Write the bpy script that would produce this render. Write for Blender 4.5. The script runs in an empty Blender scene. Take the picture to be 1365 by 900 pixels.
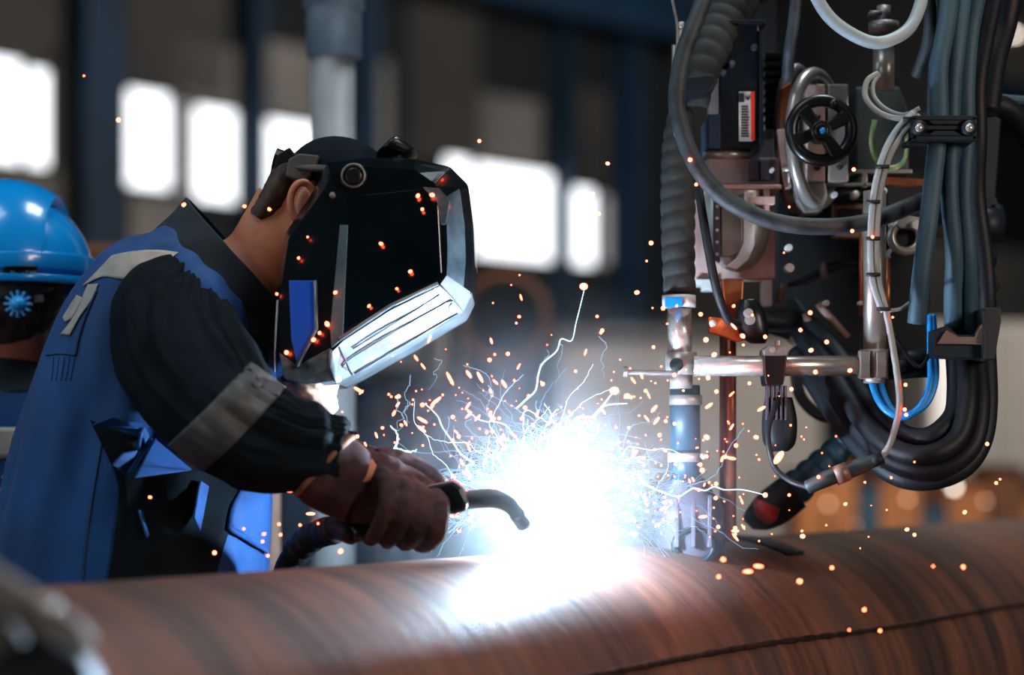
import bpy, bmesh, math, random
from mathutils import Vector, Matrix, noise
from mathutils.bvhtree import BVHTree

C = bpy.context.scene
COL = C.collection
PI = math.pi

# ------------------------------------------------------------------ camera, world, lights
FPX = 2654.0            # focal length in pixels of the 1365 px wide frame
CAMZ = 1.5
HOR = 600.0             # horizon row
cam_d = bpy.data.cameras.new('camera')
cam = bpy.data.objects.new('camera', cam_d); COL.objects.link(cam)
cam.location = (0, 0, CAMZ); cam.rotation_euler = (PI/2, 0, 0)
cam_d.sensor_width = 36.0
cam_d.lens = FPX/1365.0*36.0
cam_d.shift_y = (HOR-450.0)/1365.0
cam_d.clip_end = 300
cam_d.dof.use_dof = True
cam_d.dof.focus_distance = 3.04
cam_d.dof.aperture_fstop = 1.45
C.camera = cam

C.view_settings.view_transform = 'Standard'
C.view_settings.look = 'None'
C.view_settings.exposure = 0.0
C.view_settings.gamma = 1.0
C.view_settings.use_curve_mapping = False
C.cycles.use_denoising = True
C.cycles.max_bounces = 6
C.cycles.transparent_max_bounces = 12
C.cycles.volume_bounces = 0
C.cycles.volume_step_rate = 2.0
C.cycles.sample_clamp_indirect = 4.0
C.cycles.caustics_reflective = False
C.cycles.caustics_refractive = False

W = bpy.data.worlds.new('world'); C.world = W; W.use_nodes = True
W.node_tree.nodes['Background'].inputs[0].default_value = (0.35, 0.6, 0.9, 1)
W.node_tree.nodes['Background'].inputs[1].default_value = 0.03

def area(name, loc, target, size, energy, col):
    l = bpy.data.lights.new(name, 'AREA'); l.energy = energy; l.color = col; l.size = size
    o = bpy.data.objects.new(name, l); COL.objects.link(o); o.location = loc
    o.rotation_euler = (Vector(target)-Vector(loc)).to_track_quat('-Z', 'Y').to_euler()
    return o
area('hall_light_overhead', (-1.2, 1.6, 5.2), (0, 3, 1.4), 1.6, 52, (0.80, 0.92, 1.0))
area('hall_light_side', (3.2, 0.2, 2.6), (0.8, 3.2, 1.4), 1.2, 84, (1.0, 0.84, 0.74))
area('hall_light_left', (-4.2, 2.6, 3.4), (-0.6, 3.2, 1.6), 1.8, 48, (0.60, 0.82, 1.0))
area('fill_light_low', (-2.6, -0.6, 1.7), (-0.7, 3.2, 1.7), 1.2, 20, (1.0, 0.86, 0.76))  # added low fill from camera left, no lamp there
area('hall_light_top', (1.0, 3.6, 5.0), (0.6, 3.4, 1.4), 1.0, 70, (0.80, 0.93, 1.0))
area('fill_light_far', (7.0, 20.0, 9.5), (-1, 33, 6.0), 6.0, 1500, (1.0, 0.93, 0.87))  # unseen light added to brighten the far wall
area('fill_light_booth', (2.0, 8.0, 6.0), (2.6, 12, 1.4), 2.5, 520, (1.0, 0.90, 0.80))  # unseen light added to brighten the booth and crates

# ------------------------------------------------------------------ helpers
def P(px, py, Y):
    return Vector(((px-682.5)/FPX*Y, Y, CAMZ+(HOR-py)/FPX*Y))
def S(px, Y):
    return px/FPX*Y

def lin(h):
    h = h.lstrip('#'); v = [int(h[i:i+2], 16)/255 for i in (0, 2, 4)]
    return tuple([c/12.92 if c <= 0.04045 else ((c+0.055)/1.055)**2.4 for c in v]+[1.0])

MATS = {}
def mat(name, col, rough=0.5, metal=0.0, col2=None, scale=20.0, stretch=(1, 1, 1), bump=0.0, bscale=None, detail=6,
        lo=0.35, hi=0.65, coat=0.0, sheen=0.0, emit=None, estr=0.0, spec=0.5):
    m = bpy.data.materials.new(name); m.use_nodes = True
    nt = m.node_tree; b = nt.nodes['Principled BSDF']
    b.inputs['Base Color'].default_value = lin(col)
    b.inputs['Roughness'].default_value = rough
    b.inputs['Metallic'].default_value = metal
    b.inputs['Coat Weight'].default_value = coat
    b.inputs['Sheen Weight'].default_value = sheen
    b.inputs['Specular IOR Level'].default_value = spec
    if emit:
        b.inputs['Emission Color'].default_value = lin(emit) if isinstance(emit, str) else (*emit, 1)
        b.inputs['Emission Strength'].default_value = estr
    tc = nt.nodes.new('ShaderNodeTexCoord'); mp = nt.nodes.new('ShaderNodeMapping')
    mp.inputs['Scale'].default_value = stretch
    nt.links.new(tc.outputs['Object'], mp.inputs['Vector'])
    if col2:
        n = nt.nodes.new('ShaderNodeTexNoise'); n.inputs['Scale'].default_value = scale; n.inputs['Detail'].default_value = detail
        nt.links.new(mp.outputs[0], n.inputs['Vector'])
        r = nt.nodes.new('ShaderNodeValToRGB')
        r.color_ramp.elements[0].position = lo; r.color_ramp.elements[0].color = lin(col)
        r.color_ramp.elements[1].position = hi; r.color_ramp.elements[1].color = lin(col2)
        nt.links.new(n.outputs['Fac'], r.inputs[0]); nt.links.new(r.outputs[0], b.inputs['Base Color'])
    if bump:
        n2 = nt.nodes.new('ShaderNodeTexNoise'); n2.inputs['Scale'].default_value = bscale or scale*4; n2.inputs['Detail'].default_value = 5
        nt.links.new(mp.outputs[0], n2.inputs['Vector'])
        bp = nt.nodes.new('ShaderNodeBump'); bp.inputs['Strength'].default_value = bump; bp.inputs['Distance'].default_value = 0.002
        nt.links.new(n2.outputs['Fac'], bp.inputs['Height']); nt.links.new(bp.outputs[0], b.inputs['Normal'])
    MATS[name] = m
    return m
def emis(name, rgb, strength):
    m = bpy.data.materials.new(name); m.use_nodes = True; nt = m.node_tree
    nt.nodes.remove(nt.nodes['Principled BSDF'])
    e = nt.nodes.new('ShaderNodeEmission'); e.inputs[0].default_value = (*rgb, 1); e.inputs[1].default_value = strength
    nt.links.new(e.outputs[0], nt.nodes['Material Output'].inputs[0])
    MATS[name] = m
    return m
M = MATS

def obj(name, me, m=None, parent=None, smooth=True, world=True):
    o = bpy.data.objects.new(name, me); COL.objects.link(o)
    if m is not None:
        for mm in (m if isinstance(m, (list, tuple)) else [m]):
            me.materials.append(M[mm] if isinstance(mm, str) else mm)
    if smooth is True:
        for p in me.polygons: p.use_smooth = True
    if parent is not None:
        o.parent = parent
        if world: o.matrix_parent_inverse = world_of(parent).inverted()
    return o
def world_of(o):
    m = o.matrix_basis.copy()
    if o.parent: m = world_of(o.parent) @ o.matrix_parent_inverse @ m
    return m
def tag(o, label=None, cat=None, group=None, kind=None):
    if label: o['label'] = label
    if cat: o['category'] = cat
    if group: o['group'] = group
    if kind: o['kind'] = kind
    return o
def thing(name, loc, label, cat, group=None):
    o = bpy.data.objects.new(name, None); COL.objects.link(o); o.location = loc; o.empty_display_size = 0.05
    return tag(o, label, cat, group)
def bev(o, w=0.002, seg=2, ang=35):
    md = o.modifiers.new('bevel', 'BEVEL'); md.width = w; md.segments = seg; md.limit_method = 'ANGLE'; md.angle_limit = math.radians(ang)
    return o
def mesh(verts, faces, name='m'):
    me = bpy.data.meshes.new(name); me.from_pydata([tuple(v) for v in verts], [], faces); me.update()
    bm = bmesh.new(); bm.from_mesh(me); bmesh.ops.recalc_face_normals(bm, faces=bm.faces); bm.to_mesh(me); bm.free()
    return me
def join(meshes):
    V, F = [], []
    for me in meshes:
        k = len(V); V += [v.co.copy() for v in me.vertices]; F += [tuple(i+k for i in p.vertices) for p in me.polygons]
    r = bpy.data.meshes.new('j'); r.from_pydata([tuple(v) for v in V], [], F); r.update()
    return r

def spline(pts, n):
    """Catmull-Rom through tuples of any length"""
    if len(pts) == 2: n = max(n, 2)
    out = []
    q = [pts[0]]+list(pts)+[pts[-1]]
    for i in range(1, len(q)-2):
        p0, p1, p2, p3 = q[i-1], q[i], q[i+1], q[i+2]
        for k in range(n):
            t = k/n
            out.append(tuple(0.5*((2*b)+(c-a)*t+(2*a-5*b+4*c-d)*t*t+(-a+3*b-3*c+d)*t*t*t) for a, b, c, d in zip(p0, p1, p2, p3)))
    out.append(tuple(pts[-1]))
    return out
def sweep(path, radii, sides=16, cap=True, closed=False, squash=1.0):
    """tube mesh along world points"""
    path = [Vector(p) for p in path]; n = len(path)
    V, F = [], []
    t = (path[1]-path[0]).normalized()
    up = Vector((0, 1, 0)) if abs(t.y) < 0.9 else Vector((0, 0, 1))
    nrm = (up-t*up.dot(t)).normalized()
    for i in range(n):
        if closed: t = (path[(i+1) % n]-path[i-1]).normalized()
        else: t = (path[min(i+1, n-1)]-path[max(i-1, 0)])
        t = t.normalized() if t.length > 1e-9 else Vector((0, 0, 1))
        nrm = (nrm-t*nrm.dot(t)).normalized()
        b = t.cross(nrm)
        r = radii[i] if isinstance(radii, (list, tuple)) else radii
        for k in range(sides):
            a = 2*PI*k/sides
            V.append(path[i]+nrm*(math.cos(a)*r*squash)+b*(math.sin(a)*r))
    for i in range(n if closed else n-1):
        for k in range(sides):
            a, b2 = i*sides+k, i*sides+(k+1) % sides
            j = (i+1) % n
            F.append((a, b2, j*sides+(k+1) % sides, j*sides+k))
    if cap and not closed:
        F.append(tuple(range(sides))[::-1]); F.append(tuple((n-1)*sides+k for k in range(sides)))
    return mesh(V, F)
def ptube(pts, r_px, n=8, sides=14, Yr=None, squash=1.0, rib=None):
    """pts: (px,py,Y[,r_px]); returns mesh. rib=(period_m, depth_ratio)"""
    if len(pts[0]) == 3: pts = [(*p, r_px) for p in pts]
    q = spline(pts, n)
    path = [P(a, b, c) for a, b, c, d in q]; rad = [S(max(d, 0.1), c) for a, b, c, d in q]
    if rib:
        # resample evenly
        L = [0]
        for i in range(1, len(path)): L.append(L[-1]+(path[i]-path[i-1]).length)
        step = rib[0]/8; m = int(L[-1]/step); np_, nr = [], []
        j = 0
        for k in range(m+1):
            s = k*step
            while j < len(L)-2 and L[j+1] < s: j += 1
            f = (s-L[j])/max(L[j+1]-L[j], 1e-9)
            np_.append(path[j].lerp(path[j+1], min(f, 1))); rr = rad[j]*(1-f)+rad[j+1]*f
            ph = (s/rib[0]) % 1.0
            nr.append(rr*(1-rib[1]*(abs(2*ph-1)**2.2)))
        path, rad = np_, nr
    return sweep(path, rad, sides, squash=squash)
def cable(name, pts, r_px, m, label=None, cat=None, group=None, parent=None, n=8, sides=14, rib=None, squash=1.0):
    pts = list(pts)
    if pts[0][1] <= -10: pts = [(pts[0][0]+6, -330, pts[0][2]+.06), (pts[0][0]+3, -150, pts[0][2]+.02), (pts[0][0]*1.25-pts[1][0]*.25, -75, pts[0][2])]+pts
    if pts[-1][1] <= -10: pts = pts+[(pts[-1][0]*1.25-pts[-2][0]*.25, -75, pts[-1][2]), (pts[-1][0]+3, -150, pts[-1][2]+.02), (pts[-1][0]+6, -330, pts[-1][2]+.06)]
    o = obj(name, ptube(pts, r_px, n, sides, rib=rib, squash=squash), m, parent)
    if label and parent is None: tag(o, label, cat, group)
    elif label: o['label'] = label
    return o
def cyl(a, b, r, sides=28, r2=None):
    return sweep([a, b], [r, r if r2 is None else r2], sides)
def pcyl(x0, y0, x1, y1, Y, r_px, Y2=None, sides=28, r2=None):
    Y2 = Y if Y2 is None else Y2
    return cyl(P(x0, y0, Y), P(x1, y1, Y2), S(r_px, Y), sides, None if r2 is None else S(r2, Y))
def disc(px, py, Y, r_px, th, axis=(0, -1, 0), sides=32, r2=None):
    """short cylinder whose front face is at Y looking towards the camera"""
    a = Vector(axis).normalized(); c = P(px, py, Y)
    return sweep([c, c-a*th], [S(r_px, Y), S(r2 if r2 else r_px, Y)], sides)
def prism(poly, Y, depth, taper=None):
    """outline in pixels at depth Y, extruded away from the camera by depth metres (real parallel extrusion)"""
    v = [P(x, y, Y) for x, y in poly]; n = len(v)
    V = v+[p+Vector((0, depth, 0)) for p in v]
    F = [tuple(range(n)), tuple(range(2*n-1, n-1, -1))]+[(i, (i+1) % n, n+(i+1) % n, n+i) for i in range(n)]
    return mesh(V, F)
def pbox(x0, y0, x1, y1, Y, depth):
    return prism([(x0, y0), (x1, y0), (x1, y1), (x0, y1)], Y, depth)
def ppart(name, me, m, parent, bw=0.0015, smooth=False, label=None):
    o = obj(name, me, m, parent, smooth=smooth)
    if bw: bev(o, bw)
    if label: o['label'] = label
    return o
def ring(px, py, Y, R_px, r_px, squash=1.0, tilt=0.0, n=48, sides=14):
    c = P(px, py, Y); R = S(R_px, Y)
    pts = [c+Vector((math.cos(a)*R*squash, math.cos(a)*R*tilt, math.sin(a)*R)) for a in [2*PI*i/n for i in range(n)]]
    return sweep(pts, S(r_px, Y), sides, closed=True)
def sph(c, r, seg=20, rings=12, sc=(1, 1, 1), rot=None):
    V, F = [], []
    for i in range(rings+1):
        th = PI*i/rings
        for k in range(seg):
            a = 2*PI*k/seg
            v = Vector((math.sin(th)*math.cos(a)*r*sc[0], math.sin(th)*math.sin(a)*r*sc[1], math.cos(th)*r*sc[2]))
            if rot: v = rot @ v
            V.append(Vector(c)+v)
    for i in range(rings):
        for k in range(seg):
            F.append((i*seg+k, i*seg+(k+1) % seg, (i+1)*seg+(k+1) % seg, (i+1)*seg+k))
    me = mesh(V, F); bm = bmesh.new(); bm.from_mesh(me); bmesh.ops.remove_doubles(bm, verts=bm.verts, dist=1e-6); bm.to_mesh(me); bm.free()
    return me
def loft(secs, n_around=96, sub=10, power=2.3, disp=None, cap=True, tw=0.0):
    """secs: (ax,ay,bx,by,Yc,hd) : two silhouette pixels, centre depth, half depth"""
    q = spline(secs, sub); V, F = [], []
    for i, (ax, ay, bx, by, Yc, hd) in enumerate(q):
        A, B = P(ax, ay, Yc), P(bx, by, Yc); c = (A+B)/2; h = (B-A)/2
        for k in range(n_around):
            a = 2*PI*k/n_around; ca, sa = math.cos(a), math.sin(a)
            x = math.copysign(abs(ca)**(2/power), ca); y = math.copysign(abs(sa)**(2/power), sa)
            V.append(c+h*x+Vector((0, hd, 0))*y)
    m = len(q)
    for i in range(m-1):
        for k in range(n_around):
            F.append((i*n_around+k, i*n_around+(k+1) % n_around, (i+1)*n_around+(k+1) % n_around, (i+1)*n_around+k))
    if cap: F += [tuple(range(n_around)), tuple((m-1)*n_around+k for k in range(n_around))]
    me = mesh(V, F)
    if disp:
        ns = [v.normal.copy() for v in me.vertices]; cs = [v.co.copy() for v in me.vertices]
        for i, v in enumerate(me.vertices):
            u = (i//n_around)/(m-1); a = 2*PI*(i % n_around)/n_around
            v.co = cs[i]+ns[i]*disp(cs[i], u, a)
        me.update()
    return me
def remesh(o, vox, smooth=3, fac=0.6):
    md = o.modifiers.new('remesh', 'REMESH'); md.mode = 'VOXEL'; md.voxel_size = vox; md.use_smooth_shade = True
    if smooth:
        s2 = o.modifiers.new('smooth', 'SMOOTH'); s2.iterations = smooth; s2.factor = fac
    return o
def bake(o):
    dg = bpy.context.evaluated_depsgraph_get(); dg.update()
    me = bpy.data.meshes.new_from_object(o.evaluated_get(dg)); o.modifiers.clear(); o.data = me
    for p in me.polygons: p.use_smooth = True
    return o
def bvh_of(objs):
    V, F = [], []
    for o in objs:
        mw = world_of(o); k = len(V)
        V += [mw @ v.co for v in o.data.vertices]; F += [tuple(i+k for i in p.vertices) for p in o.data.polygons]
    return BVHTree.FromPolygons(V, F)
CAM = Vector((0, 0, CAMZ))
def cast(bvh, px, py, off=0.0, Ydef=3.0):
    d = (P(px, py, 1.0)-CAM).normalized()
    h, nn, idx, dist = bvh.ray_cast(CAM, d)
    if h is None: return P(px, py, Ydef)
    if nn.dot(d) > 0: nn = -nn
    return h+nn*off
def drape(name, left, right, bvh, m, parent, off=0.0015, nu=24, nv=8, thick=0.001, Ydef=3.0, label=None):
    """cloth patch lying on a surface between two pixel polylines"""
    def res(pl):
        q = [(p[0], p[1]) for p in spline(pl, 10)]; n = len(q)-1
        return [q[min(n, round(i*n/nu))] for i in range(nu+1)]
    L, R = res(left), res(right); V, F = [], []
    for i in range(nu+1):
        for j in range(nv+1):
            t = j/nv; V.append(cast(bvh, L[i][0]*(1-t)+R[i][0]*t, L[i][1]*(1-t)+R[i][1]*t, off, Ydef))
    for i in range(nu):
        for j in range(nv): F.append((i*(nv+1)+j, i*(nv+1)+j+1, (i+1)*(nv+1)+j+1, (i+1)*(nv+1)+j))
    me = mesh(V, F); o = obj(name, me, m, parent)
    md = o.modifiers.new('solid', 'SOLIDIFY'); md.thickness = thick; md.offset = 0
    if label: o['label'] = label
    return o
def seam(name, pts, bvh, m, parent, r=0.001, off=0.0008, n=10, Ydef=3.0):
    q = spline(pts, n); path = [cast(bvh, p[0], p[1], off, Ydef) for p in q]
    return obj(name, sweep(path, r, 6), m, parent)
def text_mesh(body, size, ext=0.0006, bold=False):
    cu = bpy.data.curves.new('t', 'FONT'); cu.body = body; cu.size = size; cu.extrude = ext; cu.align_x = 'CENTER'; cu.align_y = 'CENTER'
    if bold: cu.offset = size*0.02
    o = bpy.data.objects.new('t', cu); COL.objects.link(o)
    dg = bpy.context.evaluated_depsgraph_get(); me = bpy.data.meshes.new_from_object(o.evaluated_get(dg))
    bpy.data.objects.remove(o); return me
def place_text(me, center, right=(1, 0, 0), up=(0, 0, 1)):
    r = Vector(right).normalized(); u = Vector(up).normalized(); f = r.cross(u)
    for v in me.vertices: v.co = Vector(center)+r*v.co.x+u*v.co.y+f*v.co.z
    me.update(); return me

# ------------------------------------------------------------------ materials
mat('sleeve_cloth', '#0b1217', 0.95, 0, '#111a20', 14, (1, 1, 1), 0.35, 260, spec=0.1)
mat('jacket_blue', '#043260', 0.7, 0, '#05427e', 6, (1, 1, 1), 0.3, 300, sheen=0.06, spec=0.3)
mat('jacket_seam', '#04203f', 0.8)
mat('collar_cloth', '#0c171f', 0.85, 0, '#13222b', 12, (1, 1, 1), 0.3, 260)
mat('reflective', '#8d8983', 0.55, 0.0, '#a19c94', 40, (1, 1, 1), 0.3, 300)
mat('reflective_dark', '#33363a', 0.65, 0.0, '#454442', 30, (1, 1, 1), 0.3, 300)
mat('skin', '#b0694a', 0.55, 0, '#c27b58', 18, bump=0.15, bscale=200)
mat('hair', '#1d1511', 0.8, 0, '#4a382c', 60, (1, 1, .3), 0.8, 160)
mat('leather', '#2a1a1e', 0.8, 0, '#452c2a', 14, bump=0.6, bscale=70, spec=0.25)
mat('leather_tan', '#9a6a4a', 0.75, 0, '#6a4436', 24, bump=0.5, bscale=90)
mat('cream_cloth', '#d9c3ae', 0.9, 0, '#b79f8a', 30, bump=0.6, bscale=90)
mat('black_plastic', '#06090b', 0.32, 0, '#0b1013', 8, bump=0.05, bscale=120)
mat('mask_shell', '#04090c', 0.22, 0, '#08131a', 6, bump=0.03, bscale=60, coat=0.3)
mat('lens_dark', '#020709', 0.12, 0, '#04141a', 5, coat=0.6)
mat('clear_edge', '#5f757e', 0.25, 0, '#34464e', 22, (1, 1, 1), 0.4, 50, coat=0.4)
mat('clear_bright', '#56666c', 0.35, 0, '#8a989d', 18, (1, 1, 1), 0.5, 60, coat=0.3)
mat('strip_teal', '#36525c', 0.4, 0, '#4a6570', 20)
mat('blue_pane', '#0f46b8', 0.3, 0, '#1a58d0', 8)
mat('foggy_pane', '#5d7a84', 0.3, 0, '#16262e', 26, (1, 1, 1.6), 0.3, 60, coat=0.3)
mat('strap_gray', '#3a3835', 0.6, 0, '#4a4744', 20)
mat('hard_hat', '#0789d6', 0.22, 0, '#0a90dc', 3, coat=0.4)
mat('hat_knob', '#12a0e6', 0.35)
mat('badge_black', '#070808', 0.3)
mat('print_white', '#e8e8e8', 0.5)
mat('print_black', '#15171a', 0.5)
mat('print_orange', '#f08a1e', 0.5)
mat('print_red', '#d9341c', 0.45)
mat('label_white', '#c9cbc8', 0.5, 0, '#b4b5b0', 30)
mat('steel', '#bdb8b0', 0.32, 0.6, '#98938c', 12, (1, 1, .3), 0.1, 120)
mat('steel_dull', '#8a8783', 0.42, 0.5, '#66625f', 18, (1, 1, 1), 0.15, 90)
mat('steel_pink', '#d8bab0', 0.45, 0.25, '#b09088', 16, (1, 1, .4), 0.12, 90)
mat('chrome', '#d6d2ca', 0.27, 0.75, '#aeaaa2', 8, (1, 1, .2), 0.08, 80)
mat('navy_metal', '#091219', 0.5, 0.1, '#0d1a23', 9, bump=0.1, bscale=60, spec=0.35)
mat('navy_dark', '#03070a', 0.55, 0.0, '#060d12', 9, spec=0.2)
mat('motor_black', '#0a1219', 0.35, 0.2, '#0f1a22', 10)
mat('purple_metal', '#383440', 0.55, 0.2, '#4a4450', 12, bump=0.3, bscale=60)
mat('gray_green', '#2c3a3c', 0.5, 0.2, '#364446', 8)
mat('mauve_metal', '#8d7d86', 0.5, 0.2, '#a08f94', 12)
mat('copper', '#a8643f', 0.35, 0.75, '#7c4630', 22, (1, 1, .15), 0.12, 90)
mat('copper_paint', '#c4602c', 0.5, 0.1, '#9a4a26', 20)
mat('hose_gray', '#323b40', 0.6, 0, '#1e2428', 26, (1, 1, 1), 0.4, 160, lo=.42, hi=.6)
mat('hose_blue', '#35525f', 0.6, 0, '#22404e', 16, (1, 1, .3), 0.3, 140, lo=.4, hi=.62)
mat('hose_black', '#090d12', 0.55, 0, '#0e141a', 14, (1, 1, 1), 0.2, 120, spec=0.3)
mat('hose_corr', '#1f2424', 0.75, 0, '#2c2f2e', 16, (1, 1, 1), 0.4, 120)
mat('hose_teal', '#0b2a38', 0.5, 0, '#0f3546', 14, (1, 1, 1), 0.3, 80)
mat('cable_light', '#9aa6a9', 0.5, 0, '#adb7b9', 14)
mat('cable_white', '#9b9c98', 0.5, 0, '#868682', 14)
mat('cable_blue', '#0a7fc8', 0.4, 0, '#0b6fb4', 10)
mat('cable_green', '#3f8a4a', 0.5, 0, '#b0a67c', 50)
mat('tape_black', '#070a0c', 0.55)
mat('brown_ring', '#8a6a5c', 0.45, 0.4, '#6f5448', 20)
mat('zinc_white', '#c9cbc9', 0.45, 0.3)
mat('red_plastic', '#a3201c', 0.4, 0, '#c23020', 10)
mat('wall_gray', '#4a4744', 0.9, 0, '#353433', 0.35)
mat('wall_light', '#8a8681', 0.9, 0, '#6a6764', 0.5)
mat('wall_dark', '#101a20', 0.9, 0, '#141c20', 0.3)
mat('column_blue', '#0b3552', 0.7, 0, '#0a2a42', 0.6)
mat('floor_concrete', '#4a4641', 0.6, 0, '#38352f', 1.2, bump=0.1, bscale=8)
mat('booth_gray', '#8b8783', 0.8, 0, '#7a7672', 0.8)
mat('crate_orange', '#a86a3c', 0.8, 0, '#8a522c', 1.5)
mat('drum_blue', '#2c4a5c', 0.6, 0, '#24404f', 2)
mat('rust_brown', '#6a4024', 0.85, 0, '#4d2f1c', 3)
mat('post_gray', '#8d8f8f', 0.5, 0, '#7c7f80', 10)
mat('post_collar', '#5f6b70', 0.5, 0, '#55616a', 10)
mat('post_tan', '#8a6f60', 0.6, 0, '#6f584c', 10)
mat('trousers', '#0a2038', 0.85)
mat('boot', '#15100c', 0.6)
emis('daylight', (0.93, 0.96, 1.0), 2.6)
emis('daylight_dim', (0.93, 0.93, 0.95), 0.42)
emis('glint_warm', (1.0, 0.55, 0.34), 4.2)
emis('glow_white', (1.0, 0.86, 0.72), 8.0)
emis('spark_hot', (1.0, 0.075, 0.030), 30.0)
emis('spark_white', (1.0, 0.55, 0.30), 60.0)
emis('trail_blue', (0.62, 0.84, 1.0), 2.2)
emis('trail_dim', (0.40, 0.62, 0.85), 0.9)
emis('arc_core', (0.75, 0.9, 1.0), 160.0)

# rust of the big pipe: streaks running round the circumference
def pipe_material():
    m = bpy.data.materials.new('pipe_rust'); m.use_nodes = True; nt = m.node_tree; b = nt.nodes['Principled BSDF']
    L = nt.links.new
    tc = nt.nodes.new('ShaderNodeTexCoord')
    def nz(scale, stretch, detail=6):
        mp = nt.nodes.new('ShaderNodeMapping'); mp.inputs['Scale'].default_value = stretch; L(tc.outputs['Object'], mp.inputs[0])
        n = nt.nodes.new('ShaderNodeTexNoise'); n.inputs['Scale'].default_value = scale; n.inputs['Detail'].default_value = detail
        n.inputs['Roughness'].default_value = 0.6
        L(mp.outputs[0], n.inputs['Vector']); return n
    def ramp(src, stops):
        r = nt.nodes.new('ShaderNodeValToRGB'); e = r.color_ramp.elements
        while len(e) < len(stops): e.new(0.5)
        for k, (p, c) in enumerate(stops): e[k].position = p; e[k].color = lin(c)
        L(src, r.inputs[0]); return r
    n1 = nz(2.6, (2.4, .55, .55), 4); n2 = nz(22, (2.2, .10, .10), 8); n3 = nz(60, (1, .5, .5), 5)
    r1 = ramp(n1.outputs['Fac'], [(0.36, '#231e1d'), (0.46, '#4b3229'), (0.55, '#784632'), (0.66, '#4a3a34')])
    r2 = ramp(n2.outputs['Fac'], [(0.35, '#2a2625'), (0.62, '#7c5442')])
    mx = nt.nodes.new('ShaderNodeMix'); mx.data_type = 'RGBA'; mx.inputs['Factor'].default_value = 0.38
    L(r1.outputs[0], mx.inputs['A']); L(r2.outputs[0], mx.inputs['B'])
    L(mx.outputs['Result'], b.inputs['Base Color'])
    b.inputs['Roughness'].default_value = 0.62; b.inputs['Metallic'].default_value = 0.15
    bp = nt.nodes.new('ShaderNodeBump'); bp.inputs['Strength'].default_value = 0.35; bp.inputs['Distance'].default_value = 0.003
    ad = nt.nodes.new('ShaderNodeMath'); L(n2.outputs['Fac'], ad.inputs[0]); L(n3.outputs['Fac'], ad.inputs[1])
    L(ad.outputs[0], bp.inputs['Height']); L(bp.outputs[0], b.inputs['Normal'])
    M['pipe_rust'] = m
pipe_material()
mat('clamp_gray', '#7d7872', 0.6, 0.2, '#5f5b57', 12)
mat('weld_bead', '#241c1a', 0.5, 0.5, '#4a342a', 60, bump=0.4, bscale=200)

#SECTION_STRUCTURE
# ------------------------------------------------------------------ the hall
def struct(name, me, m):
    o = obj(name, me, m, smooth=False); o['kind'] = 'structure'; return o
def wbox(x0, y0, z0, x1, y1, z1):
    V = [Vector((x, y, z)) for z in (z0, z1) for x, y in ((x0, y0), (x1, y0), (x1, y1), (x0, y1))]
    return mesh(V, [(0, 3, 2, 1), (4, 5, 6, 7), (0, 1, 5, 4), (1, 2, 6, 5), (2, 3, 7, 6), (3, 0, 4, 7)])
struct('floor', wbox(-25, -6, -0.1, 40, 75, 0), 'floor_concrete')
struct('ceiling', wbox(-25, -6, 12, 40, 75, 12.2), 'wall_dark')
WU = Vector((0.697, 0.717, 0)); W0 = Vector((-5.56, 30, 0)); WN = Vector((0.717, -0.697, 0))
def wt(px):
    r = (px-682.5)/FPX
    return (30*r+5.56)/(0.697-0.717*r)
def wp(t, z, off=0.0): return W0+WU*t+Vector((0, 0, z))+WN*off
def wz(px, py):
    Y = 30+0.717*wt(px); return CAMZ+(HOR-py)/FPX*Y
def wallbox(t0, t1, z0, z1, o0, o1):
    V = [wp(t, z, o) for z in (z0, z1) for t, o in ((t0, o0), (t1, o0), (t1, o1), (t0, o1))]
    return mesh(V, [(0, 3, 2, 1), (4, 5, 6, 7), (0, 1, 5, 4), (1, 2, 6, 5), (2, 3, 7, 6), (3, 0, 4, 7)])
struct('wall_far', wallbox(-16, 42, 0, 12, -0.4, 0), 'wall_dark')
wins = [(-25, 24, 80, 216, 1), (31, 60, 94, 222, 1), (165, 222, 124, 250, 1), (226, 250, 138, 256, 0), (252, 310, 146, 268, 1),
        (334, 420, 164, 330, 1), (588, 622, 212, 320, 1), (628, 731, 226, 344, 1), (739, 790, 252, 352, 1), (791, 808, 262, 352, 0)]
for k, (x0, x1, ya, yb, bright) in enumerate(wins):
    t0, t1 = wt(x0), wt(x1); zb, za = wz((x0+x1)/2, yb), wz((x0+x1)/2, ya)
    o = struct('window_%d' % (k+1), wallbox(t0, t1, zb, za, 0.02, 0.05), 'daylight' if bright else 'daylight_dim')
    fr = join([wallbox(t0-.07, t1+.07, za, za+.08, 0, .12), wallbox(t0-.07, t1+.07, zb-.08, zb, 0, .12),
               wallbox(t0-.07, t0, zb, za, 0, .12), wallbox(t1, t1+.07, zb, za, 0, .12)])
    obj('window_frame', fr, 'wall_gray', o, smooth=False)
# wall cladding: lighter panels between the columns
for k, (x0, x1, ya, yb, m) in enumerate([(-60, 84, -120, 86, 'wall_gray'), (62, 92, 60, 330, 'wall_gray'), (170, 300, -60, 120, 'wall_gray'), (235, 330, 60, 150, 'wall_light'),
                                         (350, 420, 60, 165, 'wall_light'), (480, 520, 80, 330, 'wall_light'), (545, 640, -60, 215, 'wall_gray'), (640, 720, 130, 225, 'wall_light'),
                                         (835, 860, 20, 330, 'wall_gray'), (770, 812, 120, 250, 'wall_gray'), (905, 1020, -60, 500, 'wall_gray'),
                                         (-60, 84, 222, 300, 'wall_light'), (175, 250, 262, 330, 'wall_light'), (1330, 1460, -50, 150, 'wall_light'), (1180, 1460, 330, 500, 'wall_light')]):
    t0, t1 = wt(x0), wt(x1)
    struct('trim_%d' % (k+1), wallbox(t0, t1, max(0, wz((x0+x1)/2, yb)), wz((x0+x1)/2, ya), 0.0, 0.015), m)
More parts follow.
